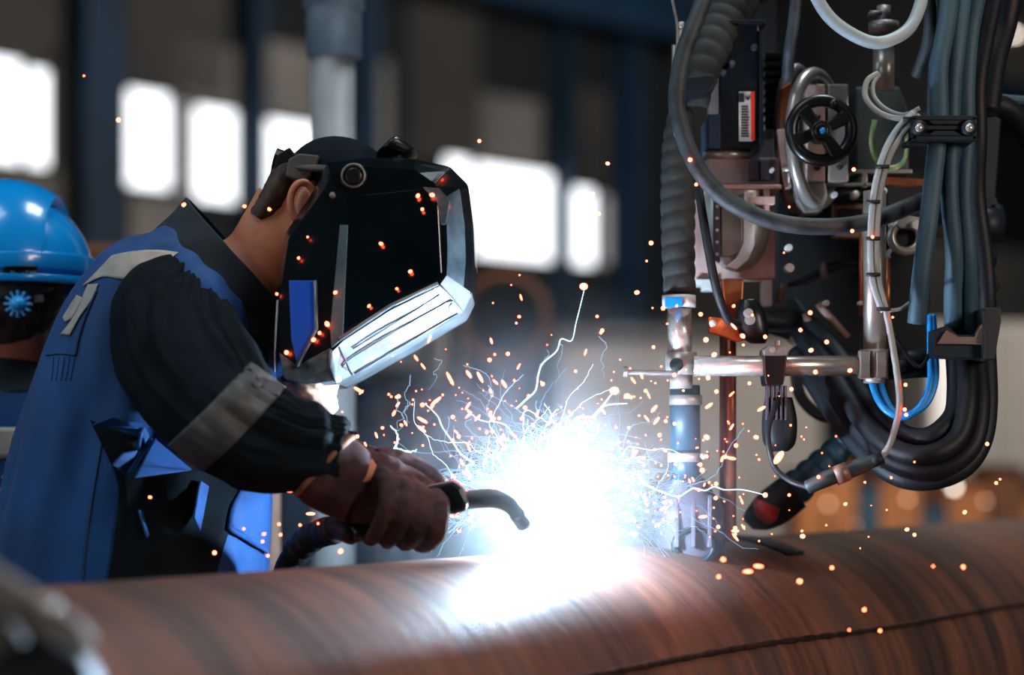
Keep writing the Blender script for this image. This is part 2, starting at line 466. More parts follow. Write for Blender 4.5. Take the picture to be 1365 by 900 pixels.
for k, (x0, x1, lab) in enumerate([(88, 140, 'blue steel wall column between the two leftmost groups of windows'), (314, 331, 'narrow blue steel column between two bright windows'),
                                   (455, 480, 'blue steel column just right of the grey post'), (733, 738, 'thin blue steel column between the two windows right of the mask'),
                                   (812, 832, 'blue steel column right of the last bright window')]):
    t0, t1 = wt(x0), wt(x1)
    me = join([wallbox(t0, t1, 0, 10.5, 0.45, 0.5), wallbox(t0, t1, 0, 10.5, 0.1, 0.15), wallbox((t0+t1)/2-.03, (t0+t1)/2+.03, 0, 10.5, 0.1, 0.5)])
    tag(obj('steel_column', me, 'column_blue', smooth=False), lab, 'column', 'steel columns along the far wall')

# the crane beam running under the roof
beam = join([wallbox(-14, 40, 9.2, 9.3, 0.8, 1.2), wallbox(-14, 40, 9.9, 10.0, 0.8, 1.2), wallbox(-14, 40, 9.3, 9.9, 0.96, 1.04)])
struct('trim_20', beam, 'column_blue')

#SECTION_BACKGROUND
def bpart(name, me, m, parent, label=None, bw=0.01, smooth=False):
    return ppart(name, me, m, parent, bw, smooth, label)
# grey booth behind the sparks
b = thing('control_booth', P(960, 932, 12), 'large plain grey enclosure standing blurred behind the sparks', 'enclosure')
bpart('wall_panel', pbox(745, 446, 1095, 925, 12, 2.4), 'booth_gray', b)
bpart('roof_edge', pbox(735, 436, 1105, 450, 11.95, 2.6), 'wall_gray', b)
bpart('door', pbox(880, 500, 935, 905, 11.97, .05), 'wall_light', b)
b = thing('storage_cabinet', P(1260, 932, 11.5), 'tall pale grey cabinet blurred behind the cable loop', 'cabinet')
bpart('cabinet_body', pbox(1238, 430, 1405, 640, 11.5, 1.0), 'booth_gray', b)
bpart('door', pbox(1330, 440, 1400, 632, 11.46, .05), 'wall_light', b)
bpart('white_panel', pbox(1244, 470, 1300, 590, 11.45, .05), 'print_white', b)
bpart('base', pbox(1245, 640, 1400, 920, 11.6, .8), 'wall_gray', b)
b = thing('electrical_cabinet', P(535, 1000, 8.0), 'pale grey electrical cabinet with dark framed door behind the mask', 'cabinet')
bpart('cabinet_body', pbox(478, 400, 590, 503, 8.0, .5), 'booth_gray', b)
bpart('door', pbox(500, 412, 568, 492, 7.95, .05), 'wall_light', b)
bpart('door_frame', join([pbox(494, 408, 499, 498, 7.93, .06), pbox(568, 408, 574, 498, 7.93, .06), pbox(494, 493, 574, 499, 7.93, .06)]), 'navy_dark', b)
bpart('handle', pcyl(552, 482, 552, 488, 7.9, 3), 'tape_black', b, bw=0)
bpart('stand', join([pbox(505, 503, 514, 1090, 8.1, .06), pbox(556, 503, 565, 1090, 8.1, .06)]), 'wall_gray', b)
b = thing('pillar_lathe', P(640, 1000, 9.0), 'dark blue machine standing blurred behind the spark shower', 'machine')
bpart('housing', pbox(590, 480, 700, 1040, 9.0, .9), 'navy_metal', b)
bpart('head_block', pbox(608, 430, 632, 482, 8.95, .5), 'navy_dark', b)
bpart('ring_guard', ring(672, 424, 8.9, 56, 5, squash=1.0), 'rust_brown', b, bw=0, smooth=True)
bpart('spindle', pcyl(616, 372, 616, 520, 8.9, 5), 'steel_dull', b, bw=0)
b = thing('dark_cabinet', P(560, 1000, 10.0), 'wide dark blue cabinet in shadow beneath the raised glove', 'cabinet')
bpart('cabinet_body', pbox(372, 560, 600, 1000, 10.0, .8), 'column_blue', b)
bpart('top_plate', pbox(366, 552, 606, 562, 9.95, .9), 'navy_dark', b)
# racks and things at the lower right, far away
random.seed(5)
for k, (x0, x1, ya, m, lab) in enumerate([(1062, 1100, 632, 'crate_orange', 'orange wooden crate, furthest left of the row beyond the pipe'),
                                          (1102, 1142, 615, 'crate_orange', 'tall orange crate just under the grey cable connector'),
                                          (1145, 1172, 640, 'drum_blue', 'dark slate crate between two orange crates'),
                                          (1174, 1228, 628, 'crate_orange', 'broad orange crate below the lowest cable loop'),
                                          (1230, 1262, 668, 'drum_blue', 'low blue crate beneath the brightest glint'),
                                          (1264, 1318, 640, 'crate_orange', 'orange crate standing under the brightest glint'),
                                          (1322, 1365, 622, 'rust_brown', 'tall brown crate next to the picture edge'),
                                          (1366, 1420, 655, 'crate_orange', 'orange crate half outside the picture')]):
    c = thing('crate', P((x0+x1)/2, 979, 10.5), lab, 'crate', 'crates in a row beyond the pipe')
    bpart('crate_body', pbox(x0, ya, x1, 975, 10.5, .5), m, c)
    bpart('rim', join([pbox(x0-1, ya-3, x1+1, ya, 10.47, .56)]), 'rust_brown', c)
for k, (x, y, r, m, lab) in enumerate([(1104, 672, 3.0, 'glint_warm', 'small warm glint made to glow left of the cable loop bottom'),
                                       (1210, 665, 2.8, 'glint_warm', 'small warm glint made to glow directly below the cable loop'),
                                       (1272, 650, 4.2, 'glow_white', 'brightest white glint made to glow beside the cable loop'),
                                       (1313, 668, 2.4, 'glint_warm', 'dim warm glint made to glow right of the brightest glint'),
                                       (1140, 702, 1.6, 'glint_warm', 'faint warm glint made to glow just above the pipe edge'),
                                       (1352, 46, 4.6, 'glow_white', 'white lamp high up next to the upper cables')]):
    YL = 10.3 if y > 300 else 12.2
    l = thing('glow_spot', P(x, y, YL), lab, 'lamp', 'small lamps blurred far behind the pipe')
    obj('glow_ball', sph(P(x, y, YL), S(r, YL)), m, l)  # glowing ball; the low ones stand in for reflections on far metal
    obj('spot_base', cyl(P(x, y+r*.8, YL), P(x, y+r*2.2, YL), S(r*.7, YL)), 'wall_gray', l)
    obj('spot_pole', cyl(P(x, y+r*2, YL), P(x, 960 if y > 300 else -60, YL), S(1.2, YL), 8), 'wall_gray', l)
# grey post with collar, tan posts
b = thing('grey_post', P(444, 1290, 3.9), 'pale grey round post with a wider darker collar above the helmet', 'post')
obj('pole', cyl(P(444, 60, 3.9), P(444, 1240, 3.9), S(29.5, 3.9), 40), 'post_gray', b)
obj('collar', cyl(P(445, -60, 3.9), P(445, 76, 3.9), S(37, 3.9), 40, ), 'post_collar', b)
obj('collar_lip', cyl(P(445, -60, 3.9), P(445, 12, 3.9), S(41, 3.9), 40), 'post_collar', b)
obj('foot_plate', cyl(Vector((P(444, 0, 3.9).x, 3.9, 0)), Vector((P(444, 0, 3.9).x, 3.9, .02)), .11, 32), 'post_collar', b)
tag(obj('tan_post', cyl(P(363, 560, 3.7), Vector((P(363, 0, 3.7).x, 3.7, 0)), S(11, 3.7), 24), 'post_tan'), 'tan steel post showing between blue jacket and glove', 'post')
tag(obj('handrail', cyl(P(-60, 342, 5.2), P(190, 336, 5.2), S(12, 5.2), 24), 'rust_brown'), 'orange brown rail between the blue hard hat and shoulder', 'rail')

#SECTION_PIPE
# ------------------------------------------------------------------ the big pipe
R = 0.30
ax = Vector((0.598, 0.801, 0)); pn = Vector((0.801, -0.598, 0))   # axis, and the horizontal towards the camera
ztop = CAMZ-0.155
ridge0 = Vector((0.066, 3.0, ztop)) - pn*(0.092*R)*0
pipe_c = Vector((ridge0.x, ridge0.y, ztop-R)) - pn*0.03
rotm = Matrix((ax, -pn, Vector((0, 0, 1)))).transposed().to_4x4()
def pipe_local():
    V, F = [], []; N, K = 96, 60; t0, t1 = -1.55, 7.0
    for i in range(K+1):
        t = t0+(t1-t0)*i/K
        for k in range(N):
            a = 2*PI*k/N; V.append(Vector((t, math.cos(a)*R, math.sin(a)*R)))
    for i in range(K+1):
        t = t0+(t1-t0)*i/K
        for k in range(N):
            a = 2*PI*k/N; V.append(Vector((t, math.cos(a)*(R-.016), math.sin(a)*(R-.016))))
    o2 = (K+1)*N
    for i in range(K):
        for k in range(N):
            a, b2 = i*N+k, i*N+(k+1) % N
            F.append((a, b2, b2+N, a+N)); F.append((o2+a, o2+a+N, o2+b2+N, o2+b2))
    for k in range(N):
        b2 = (k+1) % N
        F.append((k, o2+k, o2+b2, b2)); F.append((K*N+k, K*N+b2, o2+K*N+b2, o2+K*N+k))
    me = bpy.data.meshes.new('pipe'); me.from_pydata([tuple(v) for v in V], [], F); me.update()
    return me
pipe = obj('steel_pipe', pipe_local(), 'pipe_rust')
pipe.matrix_world = Matrix.Translation(pipe_c) @ rotm
tag(pipe, 'huge rusty brown steel pipe lying across the foreground', 'pipe')
bpy.context.view_layer.update()
def pp(t, phi, off=0.0):
    """point on the pipe: t along it from the arc, phi degrees from the top towards the camera"""
    a = math.radians(phi)
    return pipe_c + ax*t + pn*(math.sin(a)*(R+off)) + Vector((0, 0, math.cos(a)*(R+off)))
def child_pipe(name, me, m):
    o = obj(name, me, m); o.parent = pipe; o.matrix_parent_inverse = pipe.matrix_world.inverted(); return o
random.seed(2)
child_pipe('weld_seam', sweep([pp(-1.5+i*0.02, 59+0.5*math.sin(i*.13)) for i in range(420)], [0.0046+0.0009*math.sin(i*2.1)+.001*random.random() for i in range(420)], 8), 'weld_bead')
# strap wrapped over the pipe beside the nozzle
def strap(t0, w, p0, p1, th, slope=0.0):
    V, F = [], []; n = 40
    for i in range(n+1):
        ph = p0+(p1-p0)*i/n; tt = t0+slope*i/n
        V += [pp(tt, ph, .001), pp(tt+w, ph, .001), pp(tt+w, ph, th), pp(tt, ph, th)]
    for i in range(n):
        for k in range(4): F.append((4*i+k, 4*i+(k+1) % 4, 4*i+4+(k+1) % 4, 4*i+4+k))
    F += [(0, 1, 2, 3), (4*n, 4*n+1, 4*n+2, 4*n+3)]
    return mesh(V, F)
tag(bev(obj('guide_strap', strap(0.52, 0.06, -70, 24, .006, .03), 'navy_metal', smooth=False), .002), 'dark flat steel strap wrapped over the pipe beside the nozzle', 'strap')
# roller supports under the pipe
for k, t in enumerate((-0.9, 3.4)):
    s = thing('roller_stand', Vector((pipe_c.x+ax.x*t, pipe_c.y+ax.y*t, 0)), ['steel roller stand under the left end of the pipe', 'steel roller stand under the far end of the pipe'][k], 'stand', 'pipe roller stands')
    base = pipe_c+ax*t; base.z = 0
    for sgn in (-1, 1):
        c = base+pn*(.2*sgn); c.z = pipe_c.z-R-.0
        rc = pipe_c+ax*t+pn*(sgn*.19)+Vector((0, 0, -.31))
        obj('roller', cyl(rc-ax*.06, rc+ax*.06, .065, 24), 'steel_dull', s)
        obj('leg', cyl(Vector((rc.x, rc.y, 0)), rc-Vector((0, 0, .06)), .03, 16), 'navy_metal', s)
    obj('crossbar', cyl(base+pn*-.2+Vector((0, 0, .4)), base+pn*.2+Vector((0, 0, .4)), .025, 16), 'navy_metal', s)

# clamp in the lower left corner, close to the lens
c = thing('pipe_clamp', P(20, 900, 1.64), 'grey steel clamp lever with bolt in the bottom left corner', 'clamp')
ppart('lever', prism([(-60, 742), (-40, 738), (100, 828), (120, 856), (96, 866), (-60, 790)], 1.62, .03), 'clamp_gray', c, .004)
obj('bolt', disc(60, 810, 1.605, 11, .02), 'steel', c)
ppart('bracket', prism([(-60, 790), (0, 800), (60, 850), (105, 878), (150, 960), (-60, 960)], 1.68, .05), 'navy_metal', c, .004)
ppart('wedge', prism([(-50, 828), (10, 832), (30, 858), (-20, 880), (-50, 874)], 1.64, .03), 'clamp_gray', c, .004)
c['category'] = 'clamp'

#SECTION_WELDER
# ------------------------------------------------------------------ the welder
def folds(amp, sc, st=(1, 1, 1), seed=0):
    def f(co, u, a):
        q = Vector((co.x*st[0]*sc+seed, co.y*st[1]*sc, co.z*st[2]*sc))
        v = noise.noise(q)+0.5*noise.noise(q*2.1+Vector((7, 3, 1)))+0.25*noise.noise(q*4.3)
        v = 1-abs(v)*1.6 if True else v
        return amp*(v-0.5)
    return f
W1 = thing('person', Vector((-0.55, 3.15, 0)), 'welder in blue jacket with black sleeves bending over the pipe', 'person')
TS = [(238, 300, 352, 400, 3.12, .07), (214, 306, 352, 420, 3.12, .11), (180, 322, 354, 440, 3.13, .155), (140, 350, 358, 470, 3.14, .19), (103, 398, 362, 520, 3.15, .205),
      (74, 460, 363, 575, 3.15, .21), (50, 530, 361, 635, 3.15, .21), (25, 610, 359, 690, 3.15, .21), (2, 700, 356, 750, 3.15, .205),
      (-12, 800, 354, 820, 3.15, .2), (-18, 900, 350, 900, 3.15, .2), (-14, 1010, 346, 1010, 3.15, .2)]
def tdisp(co, u, a):
    q = Vector((co.x*9, co.y*9, co.z*2.4))
    v = noise.noise(q)+0.5*noise.noise(q*2.2)
    r = 1-abs(v)*1.5
    # gathered diagonal creases on the shoulder
    g = math.sin((co.x*0.95-co.z*0.55)*95+2.5*noise.noise(co*6))
    k = max(0, min(1, (co.z-1.74)/.05))
    w = math.sin(a*15+2.5*noise.noise(Vector((co.x*4, co.y*4, co.z*1.2))))
    kw = max(0, min(1, (1.63-co.z)/.1))
    return 0.012*(r-.5)+0.0028*g*k+0.003*w*kw
jacket = obj('jacket', loft(TS, 160, 14, 2.3, tdisp), 'jacket_blue', W1)
# body: head, neck, chest, arms and legs as one surface
hr = Matrix.Rotation(math.radians(24), 3, 'Y')
HC = P(440, 276, 3.12)
bodyparts = [sph(HC, .1, 32, 24, (.98, .78, 1.12), hr),
             sph(HC+hr @ Vector((.045, 0, -.075)), .06, 24, 16, (.9, .85, .9), hr),          # jaw
             sph(HC+hr @ Vector((.098, 0, -.02)), .016, 12, 10, (1.0, .8, 1.6), hr),           # nose
             sph(HC+hr @ Vector((.086, 0, -.068)), .014, 12, 10, (.8, 1.8, .7), hr),           # mouth
             sph(HC+hr @ Vector((.085, 0, .018)), .016, 12, 10, (.7, 2.6, .6), hr),            # brow
             loft([(345, 250, 455, 320, 3.12, .058), (325, 285, 420, 355, 3.12, .056), (300, 320, 385, 395, 3.12, .060), (250, 330, 365, 440, 3.12, .075)], 32, 6, 2.0),
             loft([(x0+10, y0+10, x1-10, y1-4, Y, h-.02) for x0, y0, x1, y1, Y, h in TS[2:]], 40, 4, 2.1)]
for s in (-1, 1):
    ec = HC+hr @ Vector((-.025, .078*s, -.008))
    bodyparts.append(sph(ec, .03, 16, 12, (.62, .30, 1.05), hr))
bodyparts += [sweep([P(250, 440, 3.02), P(285, 530, 2.87), P(345, 580, 2.82), P(450, 615, 2.84), P(500, 640, 2.87)], [.045, .05, .045, .032, .03], 20),
              sweep([P(250, 440, 3.26), P(320, 540, 3.36), P(420, 600, 3.26), P(505, 625, 3.08)], [.06, .05, .04, .03], 20),
              sweep([Vector((-.52, 3.06, 1.05)), Vector((-.5, 3.05, .55)), Vector((-.55, 3.04, .06))], [.085, .06, .045], 20),
              sweep([Vector((-.56, 3.26, 1.05)), Vector((-.6, 3.28, .55)), Vector((-.66, 3.28, .06))], [.085, .06, .045], 20)]
body = obj('body', join(bodyparts), 'skin', W1); remesh(body, .005, 2); bake(body)
body['label'] = 'tanned neck and reddened ear below the head band'
ear = obj('ear', join([ring(404, 270, 3.01, 27, 5.5, squash=.6, tilt=.25, n=28, sides=8), sph(P(408, 274, 3.03), S(20, 3.0), 16, 12, (.7, .5, 1.3)), sph(P(394, 300, 3.015), S(8, 3.0), 12, 8)]), 'skin', W1)
remesh(ear, .0025, 2); bake(ear)
hair = obj('hair', loft([(362, 232, 425, 215, 3.12, .070), (354, 250, 402, 262, 3.12, .074), (344, 268, 384, 290, 3.12, .066), (334, 284, 362, 306, 3.12, .052)], 48, 8, 2.1,
                        lambda co, u, a: .002*noise.noise(co*140)), 'hair', W1)
# collar standing round the neck
def collar_mesh():
    me = loft([(209, 308, 366, 470, 3.12, .115), (226, 290, 374, 440, 3.12, .105), (250, 264, 378, 405, 3.12, .095)], 96, 8, 2.2,
              lambda co, u, a: .004*noise.noise(co*22), cap=False)
    return me
collar = obj('collar', collar_mesh(), 'collar_cloth', W1)
md = collar.modifiers.new('solid', 'SOLIDIFY'); md.thickness = .006; md.offset = -1
bake(collar)
# near sleeve, nearly straight, from shoulder to cuff
def sleeve_secs():
    pts = [(252, 354, 3.05, 40, .05), (238, 374, 3.01, 64, .08), (228, 410, 2.96, 82, .10), (236, 458, 2.92, 90, .105), (262, 505, 2.88, 90, .10), (294, 548, 2.84, 82, .092), (336, 578, 2.83, 72, .082), (386, 594, 2.82, 62, .066),
           (428, 600, 2.83, 52, .054), (455, 604, 2.84, 42, .045)]
    out = []
    for i, (x, y, Y, r, hd) in enumerate(pts):
        a, b2 = pts[max(0, i-1)], pts[min(len(pts)-1, i+1)]
        t = Vector((b2[0]-a[0], b2[1]-a[1])).normalized(); nn = Vector((t.y, -t.x))
        out.append((x-nn.x*r, y-nn.y*r, x+nn.x*r, y+nn.y*r, Y, hd))
    return out
def sdisp(co, u, a):
    # long soft folds along the upper arm, crosswise creases towards the cuff
    l = noise.noise(Vector((a_fold(a)*1.3, u*2.2, 1.7)))+.5*noise.noise(Vector((a_fold(a)*2.7, u*4.5, 5.2)))
    c = math.sin(u*46+3.2*noise.noise(co*11))*max(0, min(1, (u-.5)*3))
    r = (1-abs(l)*1.7)
    return .011*(r-.55)+.0028*c+.0015*noise.noise(co*45)
def a_fold(a): return 2.2*math.cos(a)+1.1*math.sin(a)
slv = obj('sleeve', loft(sleeve_secs(), 120, 14, 2.1, sdisp), 'sleeve_cloth', W1); slv['label'] = 'baggy black sleeve'
slv2 = obj('sleeve', loft([(200, 370, 330, 400, 3.24, .06), (240, 470, 350, 420, 3.33, .075), (300, 560, 370, 480, 3.36, .07), (380, 622, 430, 545, 3.28, .055), (440, 648, 474, 580, 3.16, .045)], 80, 10, 2.1, sdisp), 'sleeve_cloth', W1)
slv2['label'] = 'far black sleeve'
shoulder_bvh = bvh_of([slv]); body_bvh = bvh_of([jacket, slv]); jack_bvh = bvh_of([jacket])
drape('sleeve_stripe', [(334, 484), (300, 520), (258, 562), (224, 592)], [(382, 516), (350, 552), (312, 592), (270, 629)], shoulder_bvh, 'reflective_dark', W1, .002, 30, 14, label='dark grey reflective band round the sleeve')
# reflective yoke stripe, letters and seams on the jacket
drape('shoulder_stripe', [(150, 342), (180, 336), (210, 334), (238, 338)], [(111, 382), (138, 370), (168, 373), (200, 368)], jack_bvh, 'reflective', W1, .002, 30, 12, label='pleated grey reflective shoulder stripe')
drape('back_letter', [(104, 394), (92, 412), (85, 424)], [(112, 398), (100, 422), (88, 430)], jack_bvh, 'reflective', W1, .002, 10, 4)
drape('back_letter', [(118, 380), (106, 408), (96, 428), (82, 446)], [(132, 379), (124, 400), (108, 422), (94, 448)], jack_bvh, 'reflective', W1, .002, 14, 5)
seam('pleat_seam', [(130, 388), (116, 420), (106, 450), (101, 474)], jack_bvh, 'jacket_seam', W1, .0022)
seam('yoke_seam', [(62, 474), (80, 472), (101, 474)], jack_bvh, 'jacket_seam', W1, .0012)
seam('back_seam', [(142, 560), (128, 640), (116, 720), (110, 790)], jack_bvh, 'jacket_seam', W1, .0016)
for k in range(5):
    seam('gather', [(72+k*7, 476), (71+k*6.6, 490), (69+k*6.2, 508)], jack_bvh, 'jacket_seam', W1, .0005)
# shade under the arm laid on as black cloth, and lap of cloth bunched below the elbow
drape('arm_shade', [(122, 560), (144, 606), (158, 650), (152, 720), (142, 790)], [(330, 640), (306, 700), (280, 790)], jack_bvh, 'sleeve_cloth', W1, .004, 20, 12, label='shade under the arm, laid on as black cloth')
def flap(name, quads, m, th=.004):
    V, F = [], []
    for q in quads:
        k = len(V); V += [P(*p) for p in q]; F.append(tuple(range(k, k+len(q))))
    o = obj(name, mesh(V, F), m, W1, smooth=False)
    md = o.modifiers.new('solid', 'SOLIDIFY'); md.thickness = th; md.offset = 0; bev(o, .002)
    return o
flap('bunched_cloth', [[(118, 568, 2.89), (150, 556, 2.895), (192, 566, 2.94), (190, 576, 2.925)],
                       [(192, 568, 2.94), (198, 582, 2.945), (184, 606, 2.91), (186, 578, 2.90)],
                       [(206, 585, 2.925), (256, 627, 2.945), (180, 637, 2.87)],
                       [(198, 584, 2.93), (204, 586, 2.93), (176, 634, 2.88), (170, 630, 2.875)],
                       [(164, 604, 2.88), (184, 600, 2.90), (166, 632, 2.89), (150, 620, 2.87)]], 'jacket_blue')['label'] = 'bright blue folds of cloth below the elbow'
flap('hem_pleat', [[(266, 640, 2.95), (278, 648, 2.97), (266, 710, 2.95), (258, 690, 2.93)]], 'jacket_blue')
flap('hem_pleat', [[(184, 680, 2.93), (190, 680, 2.94), (200, 712, 2.95), (196, 718, 2.93)]], 'jacket_blue')
drape('pocket_flap', [(318, 650), (305, 676), (300, 706)], [(352, 640), (354, 690), (352, 738)], jack_bvh, 'jacket_blue', W1, .006, 10, 8, thick=.004)
seam('pocket_seam', [(306, 700), (324, 714), (340, 728), (352, 735)], jack_bvh, 'jacket_blue', W1, .003, .006)
# cream scarf under the mask
def scarf():
    me = loft([(368, 470, 430, 470, 3.08, .07), (380, 505, 448, 500, 3.05, .07), (398, 530, 447, 520, 3.02, .055), (430, 545, 444, 553, 3.0, .02)], 60, 8, 2.0, lambda co, u, a: .010*noise.noise(co*38)+.004*noise.noise(co*110))
    return me
obj('scarf', scarf(), 'cream_cloth', W1)['label'] = 'crumpled cream neck cloth lit by the arc'

# glove (near hand) holding the torch
def glove_hand():
    parts = [loft([(440, 585, 415, 655, 2.85, .036), (478, 598, 448, 680, 2.86, .036), (512, 606, 482, 705, 2.87, .036), (548, 622, 512, 712, 2.88, .036), (580, 645, 552, 706, 2.89, .032), (592, 664, 580, 698, 2.90, .02)], 40, 8, 2.1)]
    for i in range(4):
        bx = 508+i*23; by = 632+i*9
        parts.append(ptube([(bx-8, by-4, 2.865, 13.5), (bx+9, by+14, 2.82, 13.5), (bx+7, by+46, 2.80, 13), (bx-4, by+76-i*4, 2.82, 12), (bx-16, by+88-i*7, 2.86, 11)], 16, 6, 14))
    parts.append(ptube([(500, 612, 2.90, 16), (536, 618, 2.92, 16), (568, 634, 2.92, 15), (590, 650, 2.905, 13)], 16, 6, 14))
    return join(parts)
gl = obj('glove', glove_hand(), 'leather', W1); remesh(gl, .003, 2); bake(gl)
for v in gl.data.vertices: v.co += v.normal*(.003*noise.noise(v.co*26)+.002*noise.noise(v.co*70))
gl['label'] = 'dark brown leather glove closed round the torch'
gf = obj('glove_cuff', loft([(462, 574, 394, 648, 2.835, .044), (474, 590, 402, 668, 2.84, .048), (488, 600, 432, 684, 2.85, .044), (500, 606, 460, 694, 2.86, .04)], 64, 8, 2.0, lambda co, u, a: .005*noise.noise(co*30)), 'leather', W1)
obj('cuff_binding', sweep([Vector(v.co) for v in list(gf.data.vertices)[64*5:64*6]], .0045, 8, closed=True), 'leather_tan', W1)
# far hand glove, gripping the cable behind
gl2 = obj('glove', join([loft([(455, 640, 462, 582, 3.12, .04), (500, 652, 505, 598, 3.07, .042), (545, 658, 548, 612, 3.03, .036)], 32, 6, 2.1)] +
               [ptube([(535+i*4, 618+i*9, 3.03, 12), (562+i*4, 624+i*8, 3.0, 12), (572+i*3, 640+i*5, 2.985, 11), (566, 652+i*3, 2.975, 10)], 12, 5, 12) for i in range(4)] +
               [ptube([(510, 606, 3.04, 12), (540, 612, 3.0, 12), (560, 628, 2.98, 11)], 12, 5, 12)]), 'leather', W1)
remesh(gl2, .0035, 3); bake(gl2)
# trousers and boots (hidden behind the pipe)
for s, (pts) in enumerate([[Vector((-.50, 3.05, 1.1)), Vector((-.49, 3.05, .55)), Vector((-.55, 3.04, .12))], [Vector((-.55, 3.27, 1.1)), Vector((-.6, 3.28, .55)), Vector((-.66, 3.28, .12))]]):
    obj('trouser_leg', sweep(pts, [.115, .09, .075], 24), 'trousers', W1)
    e = pts[-1]; obj('boot', join([sph(e+Vector((.05, 0, -.06)), .06, 20, 14, (2.3, .85, 1.0)), cyl(e+Vector((0, 0, -.06)), e+Vector((0, 0, .06)), .06)]), 'boot', W1)

# ---- welding mask
H1 = thing('welding_mask', P(500, 360, 3.12), 'glossy black welding mask with a clear slanted front edge', 'mask')
outer = [(424, 244), (438, 216), (480, 209), (555, 212), (600, 222), (624, 246), (631, 300), (633, 350), (629, 392), (618, 415), (545, 458), (470, 500), (447, 512), (410, 516), (375, 508), (365, 492), (367, 400), (380, 312)]
inner = [(434, 256), (446, 236), (486, 226), (552, 230), (576, 246), (588, 268), (592, 300), (593, 335), (592, 366), (582, 380), (520, 410), (455, 452), (441, 466), (412, 486), (384, 494), (373, 474), (376, 400), (388, 320)]
Yn, Ym, Yf, Yb = 2.925, 2.985, 3.21, 3.26
def mask_mesh():
    n = len(outer)
    mid = [(a[0]*.3+b[0]*.7, a[1]*.3+b[1]*.7) for a, b in zip(inner, outer)]
    V = [P(x, y, Yn) for x, y in inner]+[P(x, y, Yn+.040) for x, y in mid]+[P(x, y, Ym) for x, y in outer]
    V += [P(x, y, Ym)+Vector((0, Yf-Ym, 0)) for x, y in outer]+[P(x, y, Yn)+Vector((0, Yb-Yn, 0)) for x, y in inner]
    F = [tuple(range(n)), tuple(range(5*n-1, 4*n-1, -1))]; mi = [0, 0]
    for ring_i in range(4):
        for i in range(n):
            j = (i+1) % n
            if i in (0, 17, 16, 15, 14, 13) and ring_i == 2: continue      # open at the back and underneath
            F.append((ring_i*n+i, ring_i*n+j, (ring_i+1)*n+j, (ring_i+1)*n+i))
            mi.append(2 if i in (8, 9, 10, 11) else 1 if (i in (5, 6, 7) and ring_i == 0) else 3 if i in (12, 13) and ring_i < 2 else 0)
    me = bpy.data.meshes.new('mask'); me.from_pydata([tuple(v) for v in V], [], F); me.update()
    return me, mi
mm, mi = mask_mesh()
shell = obj('shell', mm, ['mask_shell', 'clear_edge', 'clear_bright', 'foggy_pane'], H1, smooth=False)
for p, k in zip(mm.polygons, mi): p.material_index = k
bev(shell, .004, 3, 12)
md = shell.modifiers.new('solid', 'SOLIDIFY'); md.thickness = .0025; md.offset = -1
mb = bvh_of([shell])
def plate(name, poly, Y, th, m, parent=H1, bw=.001, label=None):
    return ppart(name, prism(poly, Y, th), m, parent, bw, label=label)
plate('lens', [(462, 262), (560, 252), (584, 272), (589, 364), (578, 376), (518, 402), (460, 442), (455, 430)], 2.922, .004, 'lens_dark', label='dark green lens filling the side of the mask')
plate('lens_strip', [(453, 300), (464, 300), (457, 452), (442, 464), (440, 440)], 2.920, .004, 'strip_teal')
plate('corner_facet', [(563, 249), (586, 251), (600, 268), (594, 300), (588, 300), (583, 270)], 2.921, .006, 'clear_edge', label='pale scratched facet at the front corner of the mask')
plate('blue_pane', [(385, 374), (419, 374), (421, 440), (396, 486), (388, 452)], 2.921, .004, 'blue_pane')
plate('fogged_pane', [(372, 470), (396, 488), (440, 464), (446, 508), (410, 513), (378, 504)], 2.921, .004, 'foggy_pane')
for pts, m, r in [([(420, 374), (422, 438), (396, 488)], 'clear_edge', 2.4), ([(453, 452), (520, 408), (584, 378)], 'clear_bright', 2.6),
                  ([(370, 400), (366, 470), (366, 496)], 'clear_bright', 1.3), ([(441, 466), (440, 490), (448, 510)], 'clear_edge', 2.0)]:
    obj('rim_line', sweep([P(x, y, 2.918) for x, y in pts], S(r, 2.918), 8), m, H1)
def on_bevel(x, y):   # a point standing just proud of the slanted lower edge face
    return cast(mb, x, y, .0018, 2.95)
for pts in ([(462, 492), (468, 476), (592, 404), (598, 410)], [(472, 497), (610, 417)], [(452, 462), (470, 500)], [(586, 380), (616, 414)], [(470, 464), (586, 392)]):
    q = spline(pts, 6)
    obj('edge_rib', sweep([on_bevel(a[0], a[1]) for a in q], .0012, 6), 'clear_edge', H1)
kn = obj('pivot_knob', join([disc(471, 234, 2.915, 17, .02, r2=20), disc(471, 234, 2.905, 11, .02)]), 'black_plastic', H1, smooth=False); bev(kn, .002)
obj('knob_rim', ring(471, 234, 2.912, 15, 1.6), 'steel_dull', H1)
obj('rivet', disc(443, 260, 2.915, 4, .012), 'steel_dull', H1)
bev(obj('brow_cover', loft([(503, 212, 520, 196, 3.1, .06), (512, 212, 536, 186, 3.1, .075), (534, 214, 556, 204, 3.1, .06)], 24, 4, 3.0), 'black_plastic', H1), .001)
